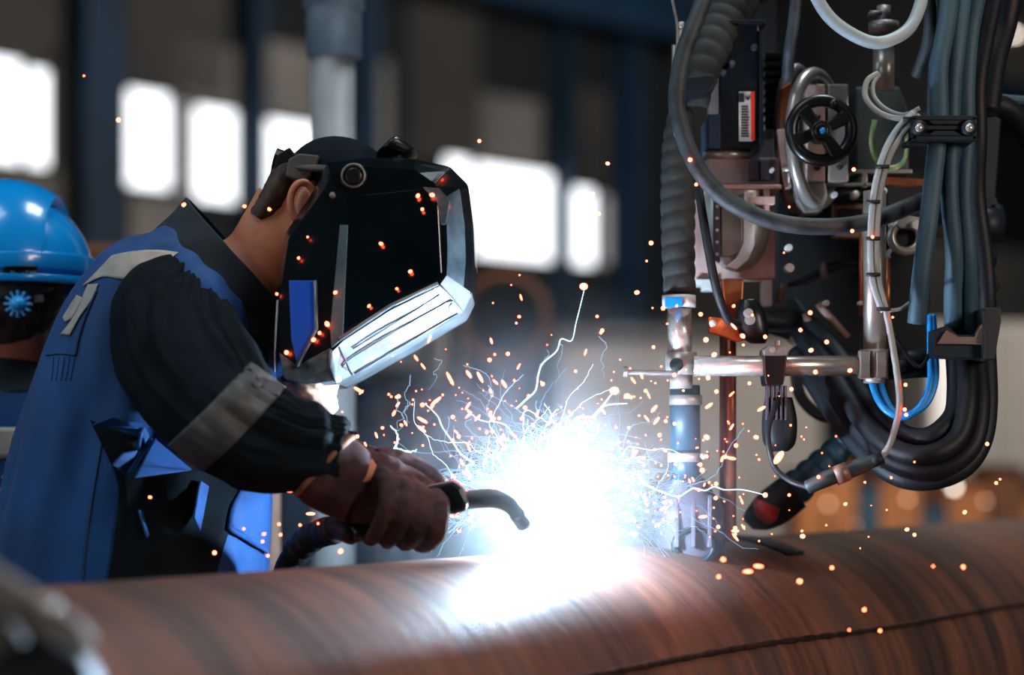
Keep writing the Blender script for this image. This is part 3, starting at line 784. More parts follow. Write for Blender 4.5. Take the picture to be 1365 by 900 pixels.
# headgear
hb = [(372, 226, 3.12), (400, 222, 3.03), (440, 214, 3.02), (470, 212, 3.0)]
obj('head_band', join([sweep([P(384, 218, 3.12), P(400, 223, 3.045), P(440, 226, 3.02), P(480, 230, 3.0)], [S(16, 3)]*4, 12, squash=.35)]), 'strap_gray', H1)
ppart('band_buckle', prism([(384, 212), (398, 204), (426, 207), (414, 236), (404, 243), (380, 235)], 3.03, .18), 'strap_gray', H1, .003)
obj('ratchet_knob', sweep([P(366, 216, 3.12), P(390, 222, 3.12)], [S(20, 3), S(17, 3)], 14), 'black_plastic', H1, smooth=False)
ppart('ratchet_arm', prism([(372, 204), (386, 196), (392, 204), (400, 206), (386, 238), (374, 232), (366, 234), (366, 218)], 3.06, .12), 'black_plastic', H1, .002)
obj('skull_cap', join([sph(P(456, 250, 3.12), S(66, 3.1), 36, 24, (1.18, 1.15, 1.0), hr)]), 'sleeve_cloth', W1)['label'] = 'black cloth skull cap'

# ---- torch
T = thing('welding_torch', P(600, 668, 2.95), 'black welding torch with a bent neck held at the arc', 'torch')
obj('handle', ptube([(470, 712, 2.86, 13), (520, 695, 2.87, 15), (575, 672, 2.88, 17), (600, 667, 2.89, 19)], 15, 6, 18), 'black_plastic', T)
ppart('guard', prism([(566, 648), (604, 640), (616, 650), (625, 668), (622, 682), (602, 687), (578, 694), (574, 672)], 2.835, .07), 'black_plastic', T, .006)
obj('neck', ptube([(600, 670, 2.90, 12), (630, 666, 2.89, 12.5), (658, 665, 2.885, 12.5), (680, 674, 2.885, 11), (694, 690, 2.89, 10.5)], 11, 8, 20), 'gray_green', T)
obj('nozzle', ptube([(689, 684, 2.888, 11.5), (700, 700, 2.90, 11)], 11, 4, 20), 'gray_green', T)
cable('torch_cable', [(470, 712, 2.86), (446, 704, 2.90), (420, 712, 2.95), (398, 732, 2.98), (380, 760, 3.0), (370, 820, 3.02), (350, 950, 3.1)], 15, 'hose_black', 'thick black torch cable running down behind the pipe', 'cable')
cable('hose_sleeve', [(448, 706, 2.90), (420, 714, 2.95), (392, 738, 2.98)], 20, 'hose_black', parent=T, rib=(.02, .08))

#SECTION_COWORKER
# ------------------------------------------------------------------ the worker behind, from the back
Y2 = 3.45
W2 = thing('person', Vector((P(0, 0, Y2).x, Y2, 0)), 'worker seen from behind with a blue hard hat, partly out of the picture', 'person')
b2 = [sph(P(10, 385, Y2), .1, 32, 22, (.80, 1.0, 1.18)), loft([(-48, 410, 66, 410, Y2, .065), (-46, 450, 62, 450, Y2, .062), (-52, 490, 66, 490, Y2+.01, .066), (-90, 530, 95, 530, Y2+.02, .08)], 32, 6, 2.0),
      sph(P(10, 402, Y2+.1), .016, 12, 8, (1, 1.2, 1.5)), loft([(-130, 530, 110, 530, Y2+.03, .1), (-190, 640, 140, 640, Y2+.03, .12), (-180, 900, 130, 900, Y2+.03, .12)], 32, 6, 2.3),
      cyl(Vector((-1.02, Y2, 1.0)), Vector((-1.02, Y2, .08)), .08, 20, .05), cyl(Vector((-.80, Y2, 1.0)), Vector((-.80, Y2, .08)), .08, 20, .05)]
for s in (-1, 1): b2.append(sph(P(10+s*64, 398, Y2+.02), .03, 14, 10, (.35, .6, 1.05)))
bo2 = obj('body', join(b2), 'skin', W2); remesh(bo2, .006, 2); bake(bo2)
def hairdisp(co, u, a): return .003*noise.noise(co*60)+.002*noise.noise(co*160)
obj('hair', loft([(-62, 340, 84, 340, Y2-.01, .095), (-60, 380, 86, 375, Y2-.01, .100), (-54, 420, 74, 415, Y2-.008, .092), (-44, 450, 62, 440, Y2-.005, .080), (-30, 466, 48, 456, Y2-.003, .070)], 90, 12, 2.0, hairdisp), 'hair', W2)
obj('collar', loft([(-78, 532, 92, 520, Y2+.01, .098), (-66, 508, 78, 500, Y2+.01, .088), (-56, 474, 60, 484, Y2+.01, .082)], 64, 8, 2.1, lambda co, u, a: .003*noise.noise(co*24)), 'collar_cloth', W2)['label'] = 'dark teal collar'
jk2 = obj('jacket', loft([(-76, 508, 86, 506, Y2+.02, .09), (-130, 530, 120, 530, Y2+.03, .12), (-200, 570, 150, 575, Y2+.03, .135), (-230, 660, 160, 660, Y2+.03, .14), (-230, 800, 150, 800, Y2+.03, .14), (-220, 1000, 140, 1000, Y2+.03, .14)], 96, 12, 2.3,
                        lambda co, u, a: .007*noise.noise(Vector((co.x*14, co.y*10, co.z*6)))), 'jacket_blue', W2)
jb2 = bvh_of([jk2])
drape('back_stripe', [(-60, 570), (-20, 570), (20, 570), (70, 570)], [(-60, 610), (-20, 611), (20, 611), (70, 611)], jb2, 'reflective', W2, .002, 20, 6, Ydef=Y2, label='pale grey reflective back stripe')
drape('back_letter', [(14, 626), (2, 636)], [(8, 648), (4, 640)], jb2, 'reflective', W2, .002, 6, 4, Ydef=Y2)
drape('back_letter', [(-2, 650), (-12, 670)], [(10, 652), (6, 676)], jb2, 'reflective', W2, .002, 6, 4, Ydef=Y2)
for s, (ax_, bx_) in enumerate([(-200, -150), (104, 168)]):
    obj('sleeve', loft([(ax_, 560, bx_, 560, Y2+.02, .07), (ax_-6, 700, bx_+4, 700, Y2+.06, .065), (ax_+4, 880, bx_, 880, Y2-.0, .05)], 40, 8, 2.1), 'jacket_blue', W2)
for xx in (-1.02, -.80):
    obj('trouser_leg', cyl(Vector((xx, Y2, 1.05)), Vector((xx, Y2, .1)), .115, 24, .08), 'trousers', W2)
    obj('boot', join([sph(Vector((xx, Y2+.06, .06)), .06, 20, 14, (.85, 2.3, 1.0)), cyl(Vector((xx, Y2, .05)), Vector((xx, Y2, .18)), .06)]), 'boot', W2)
# hard hat
HH = thing('hard_hat', P(10, 380, Y2), 'bright blue hard hat with a black badge and rear adjusting knob', 'hard hat')
YH = Y2-.0
def dome(cx, rx_px, top, bot, dy, k0=0, k1=1.0, grow=0.0, xr=None, ny=64, nr=24, pw=2.25):
    V, F = [], []; rx = S(rx_px, YH)+grow; h = S(bot-top, YH)+grow; c = P(cx, bot, YH)
    for i in range(nr+1):
        t = PI/2*i/nr
        ch, sh = abs(math.cos(t))**(2/pw), math.sin(t)**(2/pw)
        for k in range(ny):
            a = 2*PI*k/ny; V.append(c+Vector((math.cos(a)*rx*ch, math.sin(a)*dy*ch+(grow*math.sin(a)), h*sh)))
    for i in range(nr):
        for k in range(ny): F.append((i*ny+k, i*ny+(k+1) % ny, (i+1)*ny+(k+1) % ny, (i+1)*ny+k))
    me = mesh(V, F); bm = bmesh.new(); bm.from_mesh(me); bmesh.ops.remove_doubles(bm, verts=bm.verts, dist=1e-5); bm.to_mesh(me); bm.free(); return me
hat = obj('shell', dome(8, 114, 262, 374, .152), 'hard_hat', HH)
# raised centre band with a step at its edge
def crest():
    me = dome(8, 114, 240, 374, .158, ny=96, nr=40); bm = bmesh.new(); bm.from_mesh(me)
    x1 = P(80, 0, Y2).x; x0 = P(-70, 0, Y2).x
    for x, s in ((x1, 1), (x0, -1)):
        bmesh.ops.bisect_plane(bm, geom=bm.verts[:]+bm.edges[:]+bm.faces[:], plane_co=(x, 0, 0), plane_no=(s, 0, 0), clear_outer=True)
    zb = P(0, 346, Y2).z
    bmesh.ops.bisect_plane(bm, geom=bm.verts[:]+bm.edges[:]+bm.faces[:], plane_co=(0, 0, zb), plane_no=(0, 0, -1), clear_outer=True)
    r = bmesh.ops.extrude_face_region(bm, geom=bm.faces[:])
    for v in r['geom']:
        if isinstance(v, bmesh.types.BMVert): v.co = P(8, 374, Y2)+(v.co-P(8, 374, Y2))*.9
    bmesh.ops.recalc_face_normals(bm, faces=bm.faces); bm.to_mesh(me); bm.free(); return me
cr = obj('crest', crest(), 'hard_hat', HH); bev(cr, .0015, 2, 50)
def hoop(rx_px, ry, y, r, sq, mm, name, tilt=0.0):
    c = P(8, y, YH); pts = [c+Vector((math.cos(a)*S(rx_px, YH), math.sin(a)*ry, -abs(math.cos(a))*0+tilt*math.cos(a))) for a in [2*PI*i/96 for i in range(96)]]
    V, F = [], []
    for p in pts:
        d = Vector((p.x-c.x, p.y-c.y, 0)).normalized()
        V += [p+Vector((0, 0, r*sq)), p+d*r+Vector((0, 0, r*sq*.8)), p+d*r-Vector((0, 0, r*sq*.8)), p-Vector((0, 0, r*sq))]
    n = len(pts)
    for i in range(n):
        j = (i+1) % n
        for k in range(4): F.append((4*i+k, 4*i+(k+1) % 4, 4*j+(k+1) % 4, 4*j+k))
    return bev(obj(name, mesh(V, F), mm, HH), .001)
hoop(113, .152, 358, .006, 2.7, 'hard_hat', 'brim_band', tilt=.004)
hoop(115, .155, 380, .006, 1.2, 'hard_hat', 'lower_lip', tilt=.003)
hb2 = bvh_of([hat, cr, [o for o in HH.children if o.name.startswith('brim')][0]])
drape('badge', [(7, 355), (4, 358), (3, 363), (4, 369), (7, 372)], [(45, 354), (48, 357), (49, 362), (48, 367), (45, 371)], hb2, 'badge_black', HH, .004, 20, 24, thick=.002, Ydef=3.3, label='black oval badge with white lettering')
bc = cast(hb2, 26, 364, .005, 3.28)
tm = text_mesh('DELTAPLUS', 7.2, .04, True)
for v in tm.vertices:
    v.co = cast(hb2, 29+v.co.x, 363.5-v.co.y, .0058 if v.co.z > 0 else .0050, 3.28); obj('badge_lettering', tm, 'print_white', HH, smooth=False)
bp0 = cast(hb2, 9, 364, .006, 3.28); s_ = S(2.8, 3.3)
obj('badge_triangle', mesh([bp0+Vector((-s_, 0, -s_)), bp0+Vector((s_, 0, -s_)), bp0+Vector((0, 0, s_)), bp0+Vector((0, .0006, 0))], [(0, 1, 2), (0, 1, 3), (1, 2, 3), (2, 0, 3)]), 'print_orange', HH, smooth=False)
obj('harness', loft([(-40, 386, 80, 384, Y2-.02, .088), (-36, 398, 70, 398, Y2-.02, .09), (-30, 408, 50, 406, Y2-.02, .086)], 60, 6, 2.1), 'gray_green', HH)
def gear(cx, cy, Y, r0, r1, n, th):
    poly = []
    for i in range(n):
        for da, r in ((-.30, r0), (-.20, r1), (.20, r1), (.30, r0)):
            a = 2*PI*(i+da)/n; poly.append((cx+math.cos(a)*r, cy+math.sin(a)*r))
    return prism(poly, Y, th)
ppart('adjusting_knob', gear(23, 405, 3.305, 11, 18.5, 12, .012), 'hat_knob', HH, .001)
obj('knob_hub', disc(23, 405, 3.298, 9, .014), 'hat_knob', HH)
ppart('strap_buckle', prism([(44, 394), (57, 393), (58, 403), (45, 404)], 3.325, .006), 'strap_gray', HH)

#SECTION_MACHINE
# ------------------------------------------------------------------ the welding machine on the right
MC = thing('welding_machine', P(1120, 900, 3.6), 'dark navy automatic welding machine hanging over the pipe', 'machine')
def mp(name, me, m, bw=.0015, smooth=False, label=None, parent=None):
    return ppart(name, me, m, parent or MC, bw, smooth, label)
mp('back_frame', pbox(1035, -60, 1325, 300, 3.62, .25), 'navy_dark', .004)
mp('back_frame', prism([(1040, 300), (1240, 300), (1240, 470), (1110, 470), (1060, 400), (1040, 400)], 3.55, .20), 'navy_dark', .004)
for k, (x, y, r) in enumerate(((1052, 330, 5), (1053, 357, 6), (1178, 254, 5), (1113, 259, 4), (1030, 226, 3), (1148, 404, 3), (1102, 404, 4))):
    mp('cap_screw', disc(x, y, 3.19, r, .02), 'zinc_white', .001)
mp('angle_bracket', prism([(1183, 335), (1190, 328), (1200, 328), (1200, 332), (1192, 333), (1187, 338), (1187, 345), (1183, 345)], 3.2, .02), 'steel_dull', .0006)
mp('wire_bundle', join([ptube([(1050, 380, 3.3, 3), (1075, 370+k*6, 3.3, 3), (1110, 352+k*8, 3.32, 3), (1140, 350+k*9, 3.36, 3)], 3, 5, 8) for k in range(2)]), 'navy_metal', 0, True)
mp('gauge_block', prism([(1196, 292), (1204, 286), (1228, 290), (1232, 300), (1226, 306), (1198, 304)], 3.15, .03), 'steel', .002)
mp('hex_nut', disc(1222, 300, 3.14, 7, .02, sides=6), 'zinc_white', .001)
mp('square_plate', pbox(1000, 262, 1033, 272, 3.21, .02), 'steel_pink', .001)
mp('hose_nipple', pcyl(1098, 350, 1098, 372, 3.3, 6), 'steel_dull', 0, True)
mp('hanger', pbox(1000, -420, 1330, -60, 3.5, .4), 'navy_dark', .006)
mp('side_housing', prism([(1180, 150), (1335, 150), (1325, 290), (1300, 300), (1180, 300)], 3.4, .15), 'navy_metal', .004)
drv = mp('servo_motor', pbox(958, 30, 1012, 198, 3.22, .18), 'motor_black', .003, label='tall black motor block with warning label')
lab = mp('warning_label', pbox(985, 122, 1003, 188, 3.217, .003), 'label_white', .0003, parent=drv, label='white warning label with a red edge')
mp('label_edge', pbox(1001, 122, 1006, 187, 3.215, .003), 'print_red', 0, parent=drv)
mp('label_symbol', join([pbox(985, 124, 992, 136, 3.2155, .002), prism([(994, 126), (997, 130), (1000, 127), (998, 134), (995, 132)], 3.2155, .002)]), 'print_black', 0, parent=drv)
lines = [pbox(988, 141+k*3.6, 988+random.choice((9, 10, 11)), 142.6+k*3.6, 3.2155, .002) for k in range(12)]
mp('label_lettering', join(lines), 'print_black', 0, parent=drv)
mp('motor_ridge', join([pbox(1012, 40, 1018, 196, 3.215, .1), pbox(958, 26, 1022, 32, 3.21, .16)]), 'navy_metal', parent=drv)
for x, y in ((1006, 62), (964, 96), (976, 84)):
    mp('bolt', join([disc(x, y, 3.205, 4, .02), disc(x, y-0, 3.20, 2.5, .02)]), 'purple_metal', .0005, parent=drv)
mp('label_plate', pbox(944, 152, 960, 198, 3.22, .12), 'column_blue', parent=drv)
fins = join([pbox(1020, 70+k*12, 1046, 76+k*12, 3.30, .12) for k in range(9)])
mp('cooling_fins', fins, 'motor_black', .0006)
mp('clamp_ring', join([pcyl(938, 206, 1000, 206, 3.24, 6)]), 'steel', 0, True)
mp('mount_block', pbox(942, 210, 1040, 246, 3.24, .14), 'mauve_metal', .003)
for x in (1006, 1021): mp('mount_tab', pbox(x-7, 213, x+6, 240, 3.225, .02), 'purple_metal', .002)
mp('mount_lip', pbox(940, 246, 1042, 252, 3.22, .1), 'steel_pink', .001)
# gearbox plate and U shaped guide
gb = mp('gearbox_plate', pbox(926, 250, 1033, 372, 3.28, .05), 'steel_pink', .002, label='pinkish steel plate behind the guide')
mp('guide_barrel', loft([(938, 250, 1026, 250, 3.27, .045), (938, 300, 1026, 300, 3.27, .045), (942, 330, 1022, 330, 3.27, .042), (956, 352, 1008, 352, 3.27, .034), (974, 362, 990, 362, 3.27, .012)], 48, 8, 2.1), 'steel', 0, True, parent=gb)
mp('guide_slot', prism([(962, 268), (968, 262), (990, 262), (990, 325), (984, 338), (974, 342), (962, 342)], 3.215, .02), 'steel_dull', .002, parent=gb)
mp('guide_highlight', prism([(992, 256), (1006, 256), (1006, 326), (998, 346), (982, 360), (966, 356), (982, 344), (991, 324)], 3.214, .02), 'zinc_white', .002, parent=gb)  # pale U strip painting the highlight on the barrel
mp('edge_stripe', prism([(1018, 252), (1026, 252), (1026, 300), (1020, 300)], 3.224, .02), 'steel_pink', .001, parent=gb)
mp('slot_rib', prism([(952, 262), (960, 262), (960, 350), (952, 346)], 3.213, .02), 'purple_metal', .001, parent=gb)
for k in range(5): mp('rivet', disc(956, 275+k*16, 3.208, 2.2, .01), 'steel', 0, True, parent=gb)
mp('gearbox_foot', prism([(928, 372), (956, 372), (956, 386), (938, 386), (938, 380), (928, 380)], 3.27, .05), 'zinc_white', .001)
mp('gearbox_foot', pbox(1016, 373, 1029, 408, 3.27, .03), 'zinc_white', .001)
# flange ring and hand wheel
fl = mp('flange', join([ring(1088, 185, 3.26, 86, 9, squash=.46, tilt=.6)]), 'steel', 0, True, label='polished steel flange ring behind the hand wheel')
mp('flange_rim', sweep([P(1062, 185, 3.30)+Vector((math.cos(a)*S(26, 3.3), math.cos(a)*.03, math.sin(a)*S(92, 3.3))) for a in [2*PI*i/48 for i in range(48)]], .011, 10, closed=True), 'steel_dull', 0, True)
mp('bearing_block', pbox(1076, 112, 1100, 242, 3.24, .05), 'steel_pink', .002)
mp('bearing_block', pbox(1104, 112, 1131, 242, 3.24, .05), 'steel', .002)
for x, y in ((1090, 156), (1118, 156), (1090, 223), (1120, 222)): mp('screw', disc(x, y, 3.233, 4, .01), 'tape_black', 0, True)
mp('lower_bracket', prism([(1056, 240), (1100, 240), (1104, 262), (1096, 282), (1072, 284), (1062, 268)], 3.25, .06), 'steel_dull', .003)
mp('ring_edge', prism([(1036, 172), (1046, 172), (1048, 206), (1056, 250), (1046, 252), (1040, 216)], 3.24, .03), 'steel_pink', .002)
mp('ring_edge', prism([(1040, 118), (1056, 108), (1050, 170), (1037, 172)], 3.26, .03), 'copper', .002)
mp('cross_pin', join([pcyl(1043, 226, 1063, 226, 3.21, 3), pcyl(1052, 214, 1052, 244, 3.215, 2)]), 'steel', 0, True)
hw = mp('hand_wheel', ring(1095, 174, 3.15, 40, 8.5), 'black_plastic', 0, True, label='black spoked hand wheel')
mp('wheel_hub', join([disc(1095, 174, 3.13, 14, .04), disc(1095, 174, 3.12, 10, .03)]), 'black_plastic', .003, parent=hw)
for a0 in (30, 130, 200, 305):
    a = math.radians(a0); dx, dy = math.cos(a), math.sin(a); pxn, pyn = -dy, dx
    poly = [(1095+dx*8+pxn*7, 174-dy*8-pyn*7), (1095+dx*40+pxn*10, 174-dy*40-pyn*10), (1095+dx*40-pxn*10, 174-dy*40+pyn*10), (1095+dx*8-pxn*7, 174-dy*8+pyn*7)]
    mp('spoke', prism(poly, 3.14, .014), 'black_plastic', .003, parent=hw)
mp('wheel_axle', cyl(P(1095, 174, 3.15), P(1095, 174, 3.3), .008), 'steel', 0, True, parent=hw)
obj('hub_reflection', disc(1097, 174, 3.116, 4, .004), 'cable_blue', hw)  # blue disc painting the reflection on the hub
mp('wheel_boss', disc(1112, 137, 3.128, 5, .01), 'black_plastic', 0, True, parent=hw)
# dark panel with a green wire loop
mp('junction_box', prism([(1140, 115), (1200, 115), (1212, 150), (1212, 228), (1140, 228)], 3.32, .1), 'gray_green', .005)
mp('box_frame', join([pbox(1138, 226, 1216, 231, 3.3, .1), pbox(1080, 244, 1180, 248, 3.28, .1), pbox(1150, 231, 1156, 250, 3.28, .1)]), 'steel', .001)
mp('cross_shaft', pcyl(1060, 258, 1180, 258, 3.30, 9), 'motor_black', 0, True)
mp('set_screw', disc(1141, 259, 3.26, 5, .03), 'zinc_white', 0, True)
mp('copper_bar', prism([(1182, 236), (1235, 239), (1235, 246), (1210, 248), (1182, 246)], 3.22, .02), 'copper', .001)
mp('small_bracket', prism([(1112, 270), (1160, 272), (1160, 318), (1112, 316)], 3.35, .03), 'brown_ring', .002)
mp('bracket_window', pbox(1118, 278, 1150, 306, 3.34, .02), 'navy_dark', .001)
# pneumatic cylinder and clamp
mp('spool_ring', ring(1207, 316, 3.16, 19, 6), 'steel', 0, True)
mp('spool_cap', disc(1207, 316, 3.17, 15, .05), 'black_plastic', .003)
mp('spool_lug', prism([(1186, 292), (1206, 288), (1226, 290), (1228, 302), (1190, 306)], 3.18, .03), 'steel', .003)
mp('knob_motor', join([pcyl(1292, 300, 1334, 300, 3.32, 26), pcyl(1300, 340, 1325, 340, 3.3, 18)]), 'navy_metal', 0, True)
mp('motor_cap', join([pbox(1290, 262, 1330, 280, 3.3, .1), pbox(1318, 270, 1334, 316, 3.3, .06)]), 'navy_metal', .004)
mp('motor_lever', prism([(1300, 345), (1318, 350), (1334, 380), (1330, 390), (1310, 386)], 3.25, .03), 'navy_dark', .003)
# vertical column and horizontal chrome arm
col_ = mp('column', pcyl(1166, 255, 1166, 482, 3.13, 15), 'steel', 0, True, label='upright polished tube')
mp('column', pcyl(1178, 62, 1178, 120, 3.2, 14), 'steel', 0, True)
mp('column_top', join([pcyl(1178, 8, 1178, 34, 3.2, 9), pcyl(1178, 30, 1178, 44, 3.2, 20), pbox(1160, 14, 1176, 20, 3.19, .02)]), 'steel_dull', 0, True)
mp('stay_bar', pcyl(1150, 310, 1150, 420, 3.2, 5), 'copper', 0, True)
mp('stay_bar', pcyl(1183, 345, 1183, 440, 3.2, 4), 'copper', 0, True)
mp('coupling', join([pcyl(1165, 466, 1165, 505, 3.12, 19), pcyl(1165, 502, 1165, 511, 3.12, 14)]), 'steel', 0, True, label='split steel coupling where arm meets column')
mp('coupling_slot', pbox(1161, 468, 1163, 504, 3.095, .01), 'tape_black', 0)
mp('coupling_lug', join([pbox(1146, 467, 1160, 504, 3.092, .02), pbox(1168, 468, 1182, 503, 3.092, .02)]), 'steel_dull', .002)
mp('knuckle', join([pcyl(1180, 488, 1240, 484, 3.16, 19), ]), 'navy_metal', 0, True)
mp('knuckle_nut', disc(1202, 488, 3.12, 8, .02), 'gray_green', 0, True)
arm = mp('cross_arm', pcyl(925, 488, 1150, 488, 3.11, 13.5), 'chrome', 0, True, label='horizontal polished steel tube')
cb = mp('clamp_block', prism([(1017, 474), (1022, 466), (1044, 466), (1050, 474), (1048, 496), (1044, 514), (1020, 514), (1018, 496)], 3.085, .05), 'black_plastic', .003)
mp('clamp_top', prism([(1018, 466), (1026, 460), (1046, 460), (1052, 468), (1050, 474), (1018, 474)], 3.08, .055), 'steel_dull', .002, parent=cb)
mp('clamp_bolt', join([disc(1030, 466, 3.075, 4, .02), pcyl(1037, 454, 1037, 462, 3.1, 4)]), 'steel', .0005, parent=cb)
mp('cable_carrier', join([pbox(1022+k*6, 514, 1025+k*6, 560, 3.09, .02) for k in range(5)]), 'purple_metal', .0006)
mp('relay_body', loft([(1020, 530, 1056, 530, 3.12, .02), (1016, 560, 1062, 560, 3.12, .025), (1018, 590, 1060, 590, 3.12, .025), (1030, 602, 1050, 602, 3.12, .012)], 32, 6, 2.6), 'hose_black', 0, True)
# copper rod and bracket
rod = mp('copper_rod', join([pcyl(973, 372, 973, 722, 3.22, 8.5), pcyl(964, 446, 964, 700, 3.24, 5)]), 'copper', 0, True, label='upright copper coloured rod running down to the pipe')
mp('guide_block', prism([(962, 372), (992, 372), (990, 410), (982, 440), (966, 430)], 3.18, .04), 'copper', .003)
mp('orange_bracket', prism([(945, 422), (962, 424), (972, 432), (992, 434), (998, 452), (984, 456), (960, 447), (945, 443)], 3.15, .02), 'copper_paint', .002, label='orange painted bracket with a washer')
mp('washer', join([disc(950, 431, 3.145, 4.5, .006)]), 'zinc_white', 0, True)
mp('wire_feeder', join([loft([(985, 400, 1010, 400, 3.16, .02), (980, 420, 1020, 420, 3.16, .03), (984, 445, 1024, 445, 3.16, .03), (1000, 458, 1020, 458, 3.16, .02)], 24, 6, 2.6)]), 'black_plastic', 0, True)
mp('feeder_nut', join([disc(998, 417, 3.12, 6, .02), disc(1000, 426, 3.125, 7, .02)]), 'steel', .001, False)
mp('feeder_pipe', ptube([(1010, 425, 3.2, 12), (1040, 430, 3.22, 14), (1060, 425, 3.25, 12)], 12), 'hose_black', 0, True)
for (xa, ya, xb, yb) in ((1052, 452, 1078, 470), (1070, 420, 1094, 442), (1090, 405, 1130, 450), (1044, 380, 1036, 405)):
    mp('brass_fitting', pcyl(xa, ya, xb, yb, 3.3, 5), 'post_tan', 0, True)
# thumb screw
sc = [P(834+i*2.1, 496+.05*i, 3.1) for i in range(34)]
mp('thumb_screw', sweep(sc, [S(3.2+(.9 if i % 2 else -.4), 3.1) for i in range(34)], 12), 'steel_dull', 0, True)
mp('screw_head', sweep([P(831, 495.5, 3.1), P(837, 495.8, 3.1)], S(7.5, 3.1), 8), 'steel_dull', .001)

# flux feed: nozzle standing on the pipe, hose and tube above
FN = thing('flux_nozzle', P(915, 735, 3.27), 'dark flux nozzle standing on the pipe with silver hose clamps', 'nozzle')
def fp(name, me, m, bw=0, smooth=True, label=None): return ppart(name, me, m, FN, bw, smooth, label)
fp('tube', pcyl(906, 412, 906, 474, 3.14, 16), 'chrome', label='polished steel tube')
fp('knuckle', join([pcyl(908, 470, 908, 500, 3.14, 21), pcyl(908, 498, 908, 518, 3.14, 15)]), 'steel')
fp('knuckle_hole', disc(902, 486, 3.112, 9, .01), 'navy_dark')
fp('hose_clamp', pcyl(914, 527, 914, 540, 3.16, 22), 'steel')
fp('rubber_hose', join([pcyl(913, 514, 914, 600, 3.17, 20), pcyl(914, 598, 914, 640, 3.18, 20)]), 'hose_teal')
fp('hose_clamp', join([pcyl(913, 604, 913, 616, 3.17, 23)]), 'steel')
fp('clamp_screw', join([disc(939, 608, 3.14, 5, .02), pcyl(930, 608, 946, 608, 3.17, 4)]), 'steel_dull')
fp('funnel', loft([(893, 635, 936, 635, 3.2, .03), (880, 655, 950, 655, 3.22, .045), (872, 680, 964, 680, 3.24, .055), (872, 742, 966, 742, 3.26, .06)], 40, 8, 2.6), 'purple_metal')
fp('funnel_rib', join([pbox(900+k*22, 660, 905+k*22, 730, 3.182-.002*k, .02) for k in range(3)]), 'purple_metal', .001, False)
fp('drag_ring', ring(925, 728, 3.19, 22, 4, squash=1.2), 'navy_metal')
# corrugated hose to the tube
CH = thing('corrugated_hose', P(905, 400, 3.14), 'ribbed dark grey suction hose hanging on the left of the machine', 'hose')
obj('upper_length', ptube([(1010, -330, 3.32, 34), (985, -40, 3.28, 34), (968, 20, 3.26, 33), (945, 70, 3.22, 27), (934, 110, 3.2, 20), (930, 145, 3.2, 14)], 30, 10, 24, rib=(.026, .10)), 'hose_corr', CH)
obj('lower_length', ptube([(908, 150, 3.22, 18), (905, 200, 3.2, 23), (904, 260, 3.18, 24), (904, 320, 3.16, 23), (906, 392, 3.14, 22)], 24, 10, 24, rib=(.026, .09)), 'hose_corr', CH)
obj('end_band', pcyl(905, 394, 905, 410, 3.14, 22.5), 'zinc_white', CH)
ppart('band_lock', pbox(887, 396, 910, 409, 3.108, .012), 'cable_blue', CH, .001)
ppart('hose_saddle', prism([(899, 104), (950, 98), (958, 108), (946, 122), (905, 126)], 3.12, .10), 'navy_metal', CH, .003)
obj('saddle_stem', pcyl(898, 60, 898, 165, 3.26, 2.5), 'steel_dull', CH)
obj('saddle_bolt', join([pcyl(908, 30, 908, 38, 3.2, 5), pcyl(908, 36, 908, 54, 3.2, 3)]), 'steel', CH)

# cables: every one a thing of its own
def cb_(name, pts, r, m, label, group=None, **k): return cable(name, pts, r, m, label, 'cable', group, **k)
gh = cb_('control_cable', [(948, -30, 3.02), (930, 20, 3.0), (910, 75, 2.99), (902, 130, 2.99), (908, 170, 2.99), (925, 215, 2.99), (955, 255, 2.99), (1000, 284, 3.0), (1050, 299, 3.0), (1110, 302, 3.02), (1160, 295, 3.06), (1200, 280, 3.10), (1245, 262, 3.14)],
         11.5, 'hose_gray', 'thick grey cable looping down across the whole machine front')
# raised lettering moulded along the grey cable
def emboss(parent, pts, s, word, size, off):
    q = spline(pts, 20); k = int(s*(len(q)-1)); a, b_ = P(*q[k][:3]), P(*q[min(k+2, len(q)-1)][:3]); r = (b_-a).normalized()
    if r.x < 0: r = -r
    up = Vector((0, -1, 0)).cross(r) * -1
    return a, r, up
cb_('control_cable', [(1082, -20, 2.98), (1105, 22, 2.98), (1140, 48, 2.98), (1172, 57, 2.98), (1205, 44, 3.0), (1222, 20, 3.02), (1232, -20, 3.04)], 8.5, 'cable_light', 'pale grey cable hanging in a shallow loop at the top')
cb_('control_cable', [(1062, -20, 3.15), (1058, 30, 3.15), (1052, 70, 3.16), (1050, 104, 3.2)], 8, 'hose_gray', 'short dull grey cable dropping behind the flange')
cb_('control_cable', [(1238, -20, 3.08), (1240, 20, 3.08), (1236, 60, 3.1), (1222, 100, 3.14)], 8, 'hose_gray', 'dark tipped grey cable beside the upper hose bundle')
cb_('control_cable', [(895, -10, 3.1), (903, 40, 3.1), (900, 110, 3.12), (900, 200, 3.2)], 2, 'steel_dull', 'very thin grey wire beside the ribbed hose')
cb_('control_cable', [(929, 232, 3.04), (934, 270, 3.04), (944, 330, 3.05), (955, 385, 3.06), (970, 425, 3.08), (984, 432, 3.1)], 6, 'hose_black', 'slim black cable hanging in front of the pinkish plate')
HG = 'power hoses running through the clamps'
